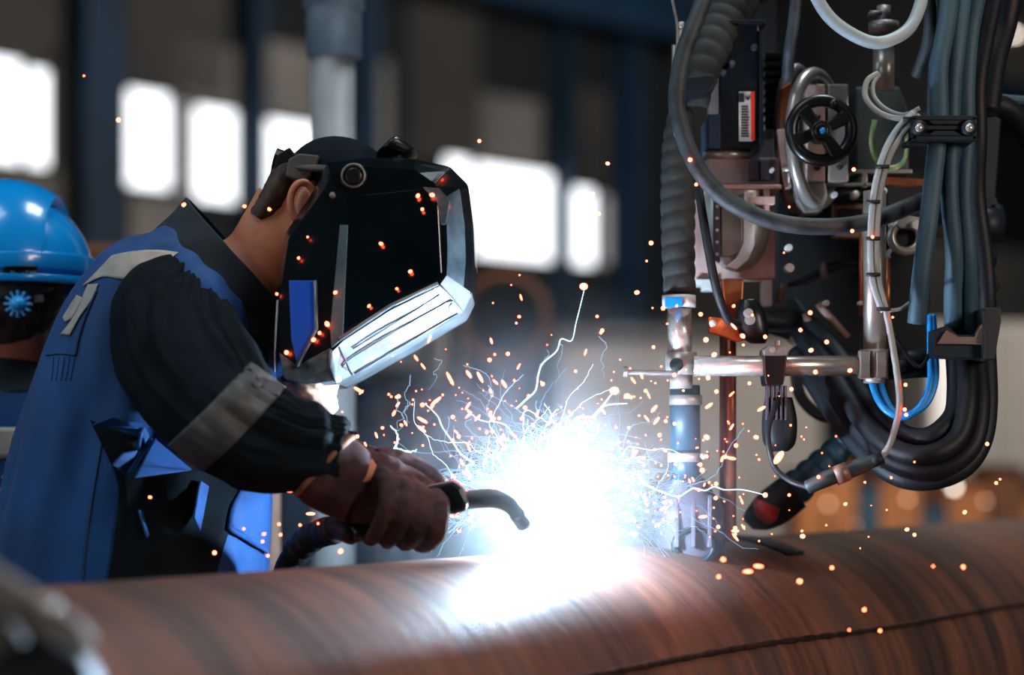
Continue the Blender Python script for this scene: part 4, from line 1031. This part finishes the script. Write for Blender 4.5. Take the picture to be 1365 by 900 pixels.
hoses = [([(1268, -30, 3.04), (1262, 30, 3.02), (1252, 90, 3.0), (1252, 160, 3.0), (1245, 230, 3.0), (1237, 300, 3.0), (1228, 370, 3.0), (1222, 430, 3.02)], 12.5, 'hose_blue', 'slate blue power hose, leftmost below the upper clamp'),
         ([(1286, -30, 3.06), (1278, 40, 3.03), (1270, 110, 3.02), (1268, 180, 3.02), (1266, 260, 3.02), (1272, 340, 3.03), (1270, 400, 3.06), (1272, 470, 3.10)], 12, 'hose_blue', 'slate blue power hose, second from the left below the upper clamp'),
         ([(1308, -30, 3.08), (1294, 40, 3.06), (1288, 110, 3.05), (1288, 180, 3.05), (1284, 260, 3.04), (1290, 340, 3.04), (1292, 400, 3.07), (1296, 470, 3.1)], 12, 'hose_blue', 'slate blue power hose, rightmost below the upper clamp'),
         ([(1330, -30, 3.14), (1316, 40, 3.12), (1304, 110, 3.1), (1304, 180, 3.1), (1302, 260, 3.12), (1312, 340, 3.12), (1316, 400, 3.12), (1316, 470, 3.14)], 12, 'hose_black', 'black power hose behind the slate blue ones')]
for pts, r, m, lb in hoses: cb_('power_hose', pts, r, m, lb, HG)
cb_('power_hose', [(1252, -30, 3.12), (1252, 40, 3.1), (1246, 100, 3.1), (1244, 160, 3.08)], 9, 'hose_gray', 'grey power hose ending at the upper clamp', HG)
cb_('power_hose', [(1350, -30, 3.2), (1340, 30, 3.2), (1326, 80, 3.18), (1316, 150, 3.16)], 16, 'hose_black', 'broad black hose curving along the top right edge', HG)
cb_('power_hose', [(1305, 140, 3.2), (1335, 142, 3.2), (1358, 160, 3.22), (1372, 190, 3.25)], 15, 'hose_black', 'black hose leaving towards the right edge', HG)
cb_('power_hose', [(1300, 128, 3.24), (1340, 132, 3.24), (1390, 136, 3.26)], 6, 'hose_blue', 'slim slate hose above the one leaving right', HG)
# big black loops at the bottom right
loopg = 'black cables in the large hanging loop'
for k, (pts, r, lb) in enumerate([
    ([(1274, 470, 3.10), (1276, 520, 3.08), (1270, 556, 3.06), (1240, 582, 3.05), (1205, 580, 3.08), (1165, 548, 3.14), (1125, 485, 3.22), (1085, 440, 3.30), (1050, 420, 3.36)], 14, 'innermost black cable of the large hanging loop'),
    ([(1286, 470, 3.09), (1290, 530, 3.05), (1278, 582, 3.03), (1240, 606, 3.02), (1195, 600, 3.05), (1150, 560, 3.12), (1110, 500, 3.2), (1070, 450, 3.30), (1030, 432, 3.36)], 14, 'second black cable from the inside of the hanging loop'),
    ([(1300, 470, 3.10), (1306, 540, 3.06), (1294, 596, 3.04), (1252, 626, 3.04), (1205, 622, 3.06), (1160, 590, 3.12), (1118, 530, 3.2), (1080, 470, 3.30)], 14, 'third black cable from the inside of the hanging loop'),
    ([(1314, 470, 3.12), (1316, 540, 3.09), (1308, 590, 3.07), (1284, 624, 3.06), (1240, 640, 3.06), (1195, 634, 3.08), (1150, 600, 3.14), (1105, 540, 3.22), (1062, 470, 3.30)], 14, 'outermost black cable of the large hanging loop')]):
    cb_('looped_cable', pts, r, 'hose_black', lb, loopg, n=10, sides=18)
cb_('looped_cable', [(1160, 480, 3.4), (1140, 540, 3.4), (1100, 556, 3.42), (1068, 530, 3.44), (1060, 490, 3.45)], 8, 'hose_black', 'small dark cable ring behind the cross arm', loopg)
# blue tubes
for dx, lb in ((0, 'left one of two bright blue air tubes'), (11, 'right one of two bright blue air tubes')):
    cb_('air_tube', [(1162+dx, 506, 3.12), (1168+dx, 528, 3.10), (1182+dx*.8, 548, 3.08), (1206+dx*.3, 556-dx*.3, 3.07), (1228+dx*.5, 540, 3.07), (1240+dx*.6, 510, 3.08), (1240+dx*.6, 470, 3.1), (1240+dx*.3, 420, 3.12)], 4.6, 'cable_blue', lb, 'blue air tubes')
# pale signal cables strapped together
SG = 'pale signal cables'
cb_('signal_cable', [(1170, 98, 3.06), (1156, 108, 3.05), (1154, 130, 3.04), (1172, 150, 3.02), (1200, 158, 3.0), (1222, 150, 2.99)], 4, 'cable_white', 'pale signal cable making the small upper loop', SG)
cb_('signal_cable', [(1172, 100, 3.06), (1164, 112, 3.05), (1166, 130, 3.04), (1182, 146, 3.02), (1205, 153, 3.0), (1226, 144, 2.99)], 3, 'cable_white', 'thinner signal cable inside the small upper loop', SG)
cb_('signal_cable', [(1218, 150, 2.985), (1196, 172, 2.985), (1178, 205, 2.985), (1166, 250, 2.985), (1161, 300, 2.985), (1160, 345, 2.985), (1164, 380, 2.985), (1172, 405, 2.985), (1178, 415, 2.985)], 4.2, 'cable_light', 'left strand of the strapped pale cable pair', SG)
cb_('signal_cable', [(1226, 154, 2.985), (1204, 178, 2.985), (1186, 208, 2.985), (1174, 252, 2.985), (1169, 300, 2.985), (1168, 345, 2.985), (1172, 380, 2.985), (1180, 410, 2.985), (1188, 450, 2.985), (1196, 500, 2.985), (1199, 540, 2.985), (1192, 575, 2.985), (1182, 600, 2.985), (1170, 614, 2.985)],
    4.4, 'cable_white', 'long pale cable running down to the grey connector', SG)
cb_('signal_cable', [(1186, 414, 3.0), (1200, 412, 3.02), (1212, 404, 3.04)], 2.5, 'cable_white', 'short pale wire branching off to the right hose', SG)
cb_('signal_cable', [(1192, 446, 3.01), (1202, 462, 3.03), (1215, 482, 3.05), (1228, 488, 3.06), (1240, 470, 3.08)], 2.6, 'hose_black', 'thin black wire hanging beside the upright tube', SG)
cb_('signal_cable', [(1204, 545, 3.3), (1204, 600, 3.3)], 1, 'hose_black', 'hair thin wire behind the loop', SG)
for (x, y), tl in zip(((1213, 158), (1176, 222), (1164, 269), (1164, 318), (1164, 366), (1178, 412)), ('small black tie gathering the pale cables beside the upper clamp', 'small black tie on the bend of the pale cables level with the green wire', 'black tie on the pale cable pair at the height of the cross shaft', 'black tie on the pale cable pair level with the spool ring', 'black tie on the straight lower run of the pale cable pair', 'lowest black tie, where the pale cables part')):
    tag(obj('cable_tie', sweep([P(x-9, y, 2.978), P(x+9, y, 2.978)], .003, 8, squash=1.2), 'tape_black'), tl, 'cable tie', 'cable ties on the pale cables')
cb_('earth_wire', [(1166, 160, 3.2), (1162, 190, 3.2), (1170, 215, 3.2), (1188, 224, 3.2), (1205, 215, 3.2), (1210, 190, 3.2), (1204, 170, 3.2)], 3.6, 'cable_green', 'green and cream wire bent in a loop beside the hand wheel')
# upper clamp
UC = thing('cable_clamp', P(1260, 170, 2.97), 'black plastic cable clamp with two bright screws', 'clamp', 'cable clamps on the hoses')
ppart('clamp_plate', join([pbox(1216, 154, 1302, 160, 2.965, .08), pbox(1216, 181, 1302, 187, 2.965, .08), pbox(1216, 156, 1222, 186, 2.965, .03), pbox(1296, 156, 1302, 186, 2.965, .03), pbox(1222, 167, 1296, 173, 2.968, .03)]), 'navy_metal', UC, .001)
ppart('back_plate', pbox(1214, 156, 1312, 187, 3.12, .02), 'navy_metal', UC, .001)
for x in (1226, 1293):
    obj('screw_boss', disc(x, 170, 2.96, 10, .03), 'navy_metal', UC)
    obj('screw', disc(x, 170, 2.955, 5.5, .01), 'chrome', UC)
ppart('saddle', join([prism([(1236, 160), (1284, 160), (1276, 166), (1244, 166)], 2.966, .03), prism([(1236, 181), (1284, 181), (1272, 174), (1246, 174)], 2.966, .03)]), 'navy_metal', UC, .001)
# lower clamp
LC = thing('cable_clamp', P(1290, 460, 3.0), 'wide black bracket cradling the hoses above the hanging loop', 'clamp', 'cable clamps on the hoses')
ppart('cradle', prism([(1246, 458), (1246, 440), (1262, 434), (1276, 446), (1300, 446), (1316, 434), (1334, 410), (1336, 412), (1326, 480), (1246, 476)], 3.03, .05), 'navy_metal', LC, .002)
ppart('lining', prism([(1250, 458), (1262, 440), (1278, 449), (1300, 449), (1314, 424), (1312, 459)], 3.022, .02), 'post_tan', LC, .001, label='beige lining')
ppart('side_cheek', prism([(1312, 410), (1334, 410), (1335, 428), (1326, 480), (1312, 480)], 3.01, .09), 'tape_black', LC, .002)
# connector
CN = thing('cable_connector', P(1120, 632, 2.99), 'dark round cable connector with a brown ring on the pale cable', 'connector')
obj('plug_body', ptube([(1076, 650, 3.0, 9), (1100, 639, 2.99, 11), (1125, 629, 2.99, 11.5)], 10, 4, 20), 'gray_green', CN)
obj('locking_ring', pcyl(1113, 635, 1130, 628, 2.988, 13), 'brown_ring', CN)
obj('socket_body', ptube([(1128, 629, 2.99, 11), (1150, 620, 2.988, 10.5), (1168, 613, 2.986, 8)], 10, 4, 20), 'gray_green', CN)
obj('strain_relief', pcyl(1162, 616, 1176, 610, 2.986, 8.5), 'hose_black', CN)
cb_('plug_lead', [(1078, 650, 3.0), (1055, 642, 3.02), (1034, 625, 3.05), (1025, 595, 3.06), (1024, 570, 3.07), (1032, 545, 3.08), (1040, 525, 3.1)], 4, 'hose_black', 'thin dark lead curving from the connector up to the clamp block')
# rear teal hose with the red tip
TH = thing('corrugated_hose', P(1010, 700, 3.4), 'dark teal ribbed hose slanting down to the pipe', 'hose')
obj('hose_length', ptube([(1150, 560, 3.4, 18), (1120, 596, 3.4, 20), (1084, 630, 3.38, 22), (1050, 660, 3.36, 26)], 20, 8, 20, rib=(.03, .16)), 'hose_teal', TH)
obj('hose_end', loft([(1040, 636, 1074, 676, 3.36, .035), (1014, 656, 1052, 694, 3.36, .038), (996, 678, 1026, 706, 3.35, .03), (990, 692, 1004, 706, 3.35, .015)], 30, 8, 2.1), 'hose_black', TH)
obj('red_tip', loft([(1006, 664, 1040, 678, 3.325, .02), (1004, 676, 1034, 694, 3.32, .02), (1008, 690, 1022, 700, 3.33, .01)], 24, 6, 2.0), 'red_plastic', TH)

#SECTION_ARC
# ------------------------------------------------------------------ the arc, its fume, sparks and trails
ARC = P(724, 704, 2.965)
AT = thing('welding_arc', ARC, 'blinding blue white welding arc on top of the pipe', 'welding arc')
obj('arc_core', sph(ARC, .012, 24, 16, (1.1, 1, 1.2)), 'arc_core', AT)
pl = bpy.data.lights.new('arc_light', 'POINT'); pl.energy = 62; pl.color = (0.55, 0.78, 1.0); pl.shadow_soft_size = .02
plo = bpy.data.objects.new('arc_light', pl); COL.objects.link(plo); plo.location = ARC+Vector((.01, -.015, .035)); 
def volume_mat(name, center, r, dens, col, emit, ecol, pw, nscale, nlow, aniso=0.0):
    m = bpy.data.materials.new(name); m.use_nodes = True; nt = m.node_tree; L = nt.links.new
    nt.nodes.remove(nt.nodes['Principled BSDF'])
    tc = nt.nodes.new('ShaderNodeTexCoord')
    ln = nt.nodes.new('ShaderNodeVectorMath'); ln.operation = 'LENGTH'; L(tc.outputs['Object'], ln.inputs[0])
    mr = nt.nodes.new('ShaderNodeMapRange'); mr.inputs['From Min'].default_value = 0; mr.inputs['From Max'].default_value = 1.0; mr.inputs['To Min'].default_value = 1; mr.inputs['To Max'].default_value = 0
    L(ln.outputs['Value'], mr.inputs['Value'])
    pwn = nt.nodes.new('ShaderNodeMath'); pwn.operation = 'POWER'; L(mr.outputs[0], pwn.inputs[0]); pwn.inputs[1].default_value = pw
    nz = nt.nodes.new('ShaderNodeTexNoise'); nz.inputs['Scale'].default_value = nscale; nz.inputs['Detail'].default_value = 4; L(tc.outputs['Object'], nz.inputs['Vector'])
    r2 = nt.nodes.new('ShaderNodeMapRange'); r2.inputs['From Min'].default_value = .38; r2.inputs['From Max'].default_value = .66; r2.inputs['To Min'].default_value = nlow; r2.inputs['To Max'].default_value = 1.0
    L(nz.outputs['Fac'], r2.inputs['Value'])
    mu = nt.nodes.new('ShaderNodeMath'); mu.operation = 'MULTIPLY'; L(pwn.outputs[0], mu.inputs[0]); L(r2.outputs[0], mu.inputs[1])
    pv = nt.nodes.new('ShaderNodeVolumePrincipled'); pv.inputs['Color'].default_value = (*col, 1); pv.inputs['Anisotropy'].default_value = aniso
    d = nt.nodes.new('ShaderNodeMath'); d.operation = 'MULTIPLY'; L(mu.outputs[0], d.inputs[0]); d.inputs[1].default_value = dens; L(d.outputs[0], pv.inputs['Density'])
    e = nt.nodes.new('ShaderNodeMath'); e.operation = 'MULTIPLY'; L(mu.outputs[0], e.inputs[0]); e.inputs[1].default_value = emit; L(e.outputs[0], pv.inputs['Emission Strength'])
    pv.inputs['Emission Color'].default_value = (*ecol, 1)
    L(pv.outputs[0], nt.nodes['Material Output'].inputs['Volume'])
    M[name] = m; return m
volume_mat('arc_glow_vol', None, 1, 0.2, (.8, .9, 1), 21.0, (0.46, 0.76, 1.0), 1.9, 6.5, 0.0)  # arc plasma and the bloom round it, put in as one glowing volume
volume_mat('fume', None, 1, 1.3, (.85, .92, 1), 0.0, (1, 1, 1), 1.2, 3.5, 0.25, 0.2)
def vol_obj(name, center, r, sc, m, parent=None):
    o = obj(name, sph((0, 0, 0), 1.0, 32, 20), m, parent, world=False)
    if parent: o.location = Vector(center)-parent.location
    else: o.location = center
    o.scale = (r*sc[0], r*sc[1], r*sc[2]); return o
vol_obj('arc_glow', P(730, 704, 3.03), .175, (1.05, .6, .8), 'arc_glow_vol', AT)
fm = vol_obj('welding_fume', P(735, 640, 3.0), .36, (1.0, .6, .9), 'fume'); tag(fm, 'thin bluish fume hanging round the welding arc', 'smoke', kind='stuff')

# sparks -----------------------------------------------------------
SP_ROUND = sph((0, 0, 0), 1.0, 12, 8); SP_ROUND.materials.append(M['spark_hot'])
for p in SP_ROUND.polygons: p.use_smooth = True
MARKS = [(1095, 174, 'the hand wheel'), (905, 280, 'the ribbed hose'), (960, 330, 'the pinkish plate'), (1166, 360, 'the upright tube'), (1260, 170, 'the upper cable clamp'), (1290, 460, 'the lower hose bracket'),
         (1034, 490, 'the clamp block'), (973, 560, 'the copper rod'), (906, 450, 'the polished nozzle tube'), (914, 608, 'the hose clamp screw'), (1120, 632, 'the cable connector'), (1030, 690, 'the red tipped hose'),
         (1240, 620, 'the hanging cable loop'), (1140, 760, 'the right end of the pipe'), (1150, 830, 'the pipe seam'), (980, 760, 'the pipe beside the strap'), (915, 700, 'the flux nozzle'), (835, 495, 'the thumb screw'),
         (770, 300, 'the right hand windows'), (680, 270, 'the widest window'), (605, 300, 'the front facet of the mask'), (530, 340, 'the mask lens'), (520, 440, 'the bright lower edge of the mask'), (400, 430, 'the blue pane of the mask'),
         (360, 280, 'the neck'), (245, 270, 'the collar peak'), (140, 130, 'the leftmost columns'), (620, 150, 'the dark roof space'), (535, 480, 'the electrical cabinet'), (220, 700, 'the blue jacket'), (370, 710, 'the tan post'),
         (430, 700, 'the torch cable'), (500, 590, 'the top of the glove'), (690, 420, 'the round guard ring'), (730, 600, 'the top of the arc glow'), (850, 640, 'the right flank of the arc glow'), (650, 560, 'the left shoulder of the arc glow'), (800, 540, 'the brightest forked trail'), (1200, 560, 'the blue air tubes'), (1070, 440, 'the brass fittings'), (1000, 425, 'the wire feeder')]
def where(x, y):
    mx, my, nm = min(MARKS, key=lambda q: (q[0]-x)**2+(q[1]-y)**2)
    dx, dy = x-mx, y-my
    if dx*dx+dy*dy < 144: return 'right in front of '+nm
    v = 'above' if dy < 0 else 'below'; h = 'left of' if dx < 0 else 'right of'
    if abs(dx) < .5*abs(dy): return v+' '+nm
    if abs(dy) < .5*abs(dx): return h+' '+nm
    return v+' and '+h+' '+nm
USED = set()
def uniq(lb, x, y):
    if lb in USED:
        near = sorted(MARKS, key=lambda q: (q[0]-x)**2+(q[1]-y)**2)
        for q in near[1:5]:
            c = lb+', towards '+q[2]
            if len(c.split()) <= 16 and c not in USED: lb = c; break
    USED.add(lb); return lb
def spark(x, y, r, Y=None, ln=1.0, ang=0.0, label=None, m=None, group='sparks flying from the arc'):
    Y = Y or 2.97
    o = bpy.data.objects.new('spark', SP_ROUND); COL.objects.link(o)
    k = S(r, Y); o.location = P(x, y, Y); o.scale = (k*ln, k, k); o.rotation_euler = (0, math.radians(ang), 0)
    tag(o, label or uniq(('tiny ' if r < 1.5 else 'small ' if r < 2.3 else 'large ')+('round' if ln < 1.3 else 'streaked')+' orange spark '+where(x, y), x, y), 'spark', group)
    return o
fixed = [(112, 101, 1.5), (158, 160, 3.6), (245, 273, 2.8), (326, 275, 2.4), (359, 279, 2.4), (639, 188, 3), (720, 248, 2.8), (810, 218, 2.8), (791, 258, 2.2), (798, 285, 3.2),
         (576, 260, 3.2), (557, 261, 2.8), (620, 271, 2.8), (563, 279, 2.4), (410, 316, 1.6), (398, 344, 2), (508, 325, 2.6), (547, 362, 2.6), (529, 385, 2), (492, 408, 2.2), (447, 390, 2.6), (436, 432, 3.6), (382, 470, 3.4), (426, 444, 2.6), (418, 453, 3.0),
         (369, 392, 2.2), (452, 506, 3.4), (395, 570, 0), (868, 324, 3.6), (862, 348, 1.8), (920, 213, 3.4), (928, 246, 2.6), (849, 390, 3.4), (1138, 226, 3.2), (1052, 276, 1.8), (1136, 308, 3), (1163, 316, 2.6), (884, 411, 3.4), (934, 419, 3.4), (978, 408, 2.4), (1003, 420, 2.0),
         (941, 453, 4.2), (902, 408, 1.8), (952, 473, 3.6), (990, 448, 3.6), (1020, 449, 3.2), (1080, 417, 3.6), (1067, 440, 3.2), (1081, 467, 3.4), (1102, 456, 3.6), (991, 460, 2), (928, 495, 3.6), (899, 500, 3.2), (944, 504, 3.4), (1087, 496, 3.6), (1133, 494, 3.2), (1055, 519, 3.2), (955, 522, 3.2),
         (1008, 583, 3.4), (1054, 567, 1.8), (1052, 435, 0), (967, 609, 3.4), (981, 594, 3.4), (1020, 660, 4.0), (1052, 660, 2.4), (954, 664, 3.2), (1091, 636, 3.0), (1127, 672, 2.6), (1153, 643, 1.8), (1188, 637, 1.8), (1182, 680, 1.4), (1219, 616, 1.6), (1286, 683, 3.0), (1316, 592, 3.2), (1328, 644, 2.8), (1333, 639, 1.8), (1209, 706, 3), (1219, 713, 3),
         (1070, 715, 3.6), (1069, 708, 1.8), (1284, 756, 2.6), (1109, 757, 2.6), (964, 746, 3), (997, 764, 0), (1066, 775, 3.4), (958, 769, 2.6), (978, 708, 0), (1152, 813, 2.8), (1173, 841, 2.4), (1132, 840, 1.6), (1244, 755, 1.6), (1208, 553, 3), (1206, 546, 3), (1207, 513, 3), (1190, 423, 1.8),
         (200, 663, 2.2), (286, 737, 3.4), (325, 705, 1.8), (372, 699, 2.4), (357, 741, 2.4), (454, 735, 3.4), (424, 698, 1.6), (400, 700, 2), (374, 713, 2.4), (352, 712, 2.2), (350, 722, 2.2), (1060, 600, 0), (942, 583, 4), (936, 627, 4), (918, 609, 2.4)]
random.seed(11); cnt = 0
for (x, y, r) in fixed:
    if r <= 0: continue
    Yd = 2.90 if x < 600 and y < 520 else 2.98
    if x > 860: Yd = 2.975
    if y > 735 and x > 900: Yd = 2.72
    if x < 470 and y > 640: Yd = 2.86
    spark(x, y, r*.78, Yd, random.choice((1, 1, 1.25)), random.uniform(-60, 60)); cnt += 1
big = [(819, 521, 5.0, 'largest and brightest spark right above the arc'), (836, 528, 3.2, None), (1038, 610, 4.2, 'long orange spark streak under the hanging clamp block'), (778, 382, 4.4, 'spark at the top end of the tallest glowing trail')]
for x, y, r, lb in big:
    spark(x, y, r, 2.97, 1.2 if 'long' not in (lb or '') else 2.4, -55 if 'long' in (lb or '') else 0, lb)
streaks = [(445, 440, 0, 0), (563, 560, 8, 30), (600, 505, 10, 62), (1011, 755, 6, 4), (1017, 758, 0, 0), (1015, 545, 6, -30), (997, 762, 6, 0), (980, 708, 5, 0), (875, 561, 6, -50), (945, 541, 6, -35), (975, 611, 6, 10), (885, 678, 6, -18), (937, 689, 6, -8), (845, 712, 6, 2),
           (384, 655, 7, 6), (414, 685, 6, 0), (581, 535, 9, -40), (562, 572, 7, 36), (625, 499, 6, 55), (640, 503, 8, 62), (672, 512, 6, 60), (735, 560, 0, 0), (655, 556, 6, 60), (668, 590, 6, 62), (672, 583, 5, 65), (1019, 575, 0, 0), (478, 520, 7, 30), (872, 545, 6, -50), (743, 480, 0, 0), (846, 605, 6, -50)]
for x, y, l, a in streaks:
    if l: spark(x, y, 1.9, 2.96 if y < 740 else 2.72, l/1.9, a); cnt += 1
while cnt < 296:
    a = random.uniform(-.15, PI+.1); d = abs(random.gauss(0, 1))*105+85
    if random.random() < .3: d += random.random()*90
    x, y = 732+math.cos(a)*d*1.15, 690-math.sin(a)*d*.95
    if y > 738 or y < 395 or x < 455 or x > 1000: continue
    if x < 600 and y > 600: continue
    st = random.random() > .62
    spark(x, y, random.choice((1.1, 1.3, 1.5)) if st else random.choice((1.1, 1.4, 1.8, 2.2, 2.5)), random.uniform(2.9, 3.06), *((random.uniform(2.4, 4.5), random.choice((1, 1, -1))*random.uniform(40, 75)) if st else (1.0, 0.0))); cnt += 1
# the finest sparks, beyond counting
V, F = [], []
n = 0
while n < 260:
    a = random.uniform(-.1, PI+.1); d = abs(random.gauss(0, 1))*120+80
    x, y = 735+math.cos(a)*d*1.15, 700-math.sin(a)*d*.95
    if y > 738 or (x < 600 and y > 600): continue
    Y = random.uniform(2.9, 3.08); k = S(random.uniform(.6, 1.2), Y); c = P(x, y, Y)
    me = sph(c, k, 6, 4); b0 = len(V); V += [v.co.copy() for v in me.vertices]; F += [tuple(i+b0 for i in p.vertices) for p in me.polygons]; bpy.data.meshes.remove(me); n += 1
me = bpy.data.meshes.new('f'); me.from_pydata([tuple(v) for v in V], [], F)
tag(obj('fine_sparks', me, 'spark_hot'), 'dust of tiny orange sparks round the arc', 'sparks', kind='stuff')

# trails -----------------------------------------------------------
def trail(pts, r, m, label=None, jit=0, group='fine glowing trails round the arc'):
    q = spline(pts, 6)
    q = [(x+random.uniform(-jit, jit), y+random.uniform(-jit, jit), Y) for x, y, Y in q]
    n = len(q); path = [P(*p) for p in q]
    rad = [S(r*(1.15-.75*i/(n-1)), 2.97) for i in range(n)]
    o = obj('glowing_trail', sweep(path, rad, 6), m)
    tag(o, label or uniq(('faint curling wisp ' if 'wisp' in group else 'fine bluish glowing trail ')+where(*pts[-1][:2]), *pts[-1][:2]), 'spark trail', group); return o
Z = 2.97
trail([(780, 640, Z), (815, 632, Z), (848, 632, Z), (860, 645, Z), (880, 655, Z), (903, 662, Z), (915, 656, Z), (925, 651, Z), (940, 654, Z), (952, 649, Z), (966, 653, Z), (990, 653, Z), (1020, 660, Z)], 1.5, 'trail_blue', 'longest glowing trail crossing the copper rod to the right')
trail([(722, 585, Z), (760, 566, Z), (772, 556, Z), (790, 556, Z), (800, 545, Z), (818, 522, Z)], 2.2, 'trail_blue', 'brightest forked trail ending at the largest spark')
trail([(790, 556, Z), (806, 541, Z), (836, 538, Z)], 1.6, 'trail_blue', 'short bright branch beside the largest spark')
trail([(688, 545, Z), (702, 532, Z), (714, 520, Z), (718, 498, Z), (724, 484, Z), (742, 468, Z), (748, 452, Z), (762, 454, Z), (768, 430, Z), (776, 398, Z), (780, 380, Z)], 1.2, 'trail_blue', 'tallest glowing trail rising to the top right')
trail([(626, 640, Z), (622, 622, Z), (632, 618, Z), (615, 606, Z), (604, 590, Z), (590, 570, Z), (584, 556, Z), (574, 545, Z), (566, 538, Z)], 1.4, 'trail_blue', 'glowing trail descending left of the arc')
trail([(560, 620, Z), (540, 605, Z), (528, 598, Z), (530, 580, Z), (520, 568, Z)], 2.0, 'trail_blue', 'thick pale trail above the glove', 1.0)
trail([(525, 598, Z), (545, 602, Z), (556, 600, Z)], 1.8, 'trail_blue', 'short pale trail branching above the glove', 1.0)
trail([(760, 560, Z), (735, 600, Z), (745, 570, Z), (725, 560, Z), (700, 548, Z), (698, 590, Z)], 1.2, 'trail_blue', 'knotted glowing trail above the arc centre', 1.5)
for k in range(86):
    a = random.uniform(-.08, PI*.93); d0 = random.uniform(30, 80); L_ = random.uniform(70, 215)*(.55+.45*(random.random()))
    w = random.uniform(-.5, .5); pts = []
    Y0 = random.uniform(2.9, 3.03); m = 7; ok = True
    for i in range(m+1):
        d = d0+L_*i/m; aa = a+w*(i/m)**1.4+random.uniform(-.05, .05)
        x, y = 728+math.cos(aa)*d*1.1, 690-math.sin(aa)*d*.95
        y = min(y, 732); pts.append((x, y, Y0+random.uniform(-.004, .004)))
    if pts[-1][0] < 605 and pts[-1][1] > 610: continue
    trail(pts, random.uniform(.45, .95), random.choice(('trail_blue', 'trail_dim', 'trail_dim')), jit=1.0)
def fuzz():
    V, F = [], []
    for k in range(420):
        a = random.uniform(-.12, PI+.06); d = random.uniform(70, 120); L_ = random.uniform(12, 55); w = random.uniform(-.5, .5); Y = random.uniform(2.93, 3.05); pts = []
        for i in range(6):
            dd = d+L_*i/5; aa = a+w*(i/5)**1.3+random.uniform(-.03, .03)
            pts.append(P(732+math.cos(aa)*dd*1.15, min(742, 700-math.sin(aa)*dd*.9), Y))
        me = sweep(pts, [S(.5, Y)]*5+[S(.2, Y)], 4); b0 = len(V)
        V += [v.co.copy() for v in me.vertices]; F += [tuple(i+b0 for i in p.vertices) for p in me.polygons]; bpy.data.meshes.remove(me)
    me = bpy.data.meshes.new('z'); me.from_pydata([tuple(v) for v in V], [], F); return me
tag(obj('fine_filaments', fuzz(), 'trail_dim'), 'dense fringe of hair fine glowing filaments round the arc', 'sparks', kind='stuff')
for k in range(16):    # loose wisps further out
    x, y = random.uniform(465, 880), random.uniform(440, 600)
    pts = [(x, y, 3.0)]
    for i in range(6): x += random.uniform(-9, 12); y += random.uniform(2, 14); pts.append((x, y, 3.0+random.uniform(-.01, .01)))
    trail(pts, .5, 'trail_dim', None, 1.0, 'faint wisps')
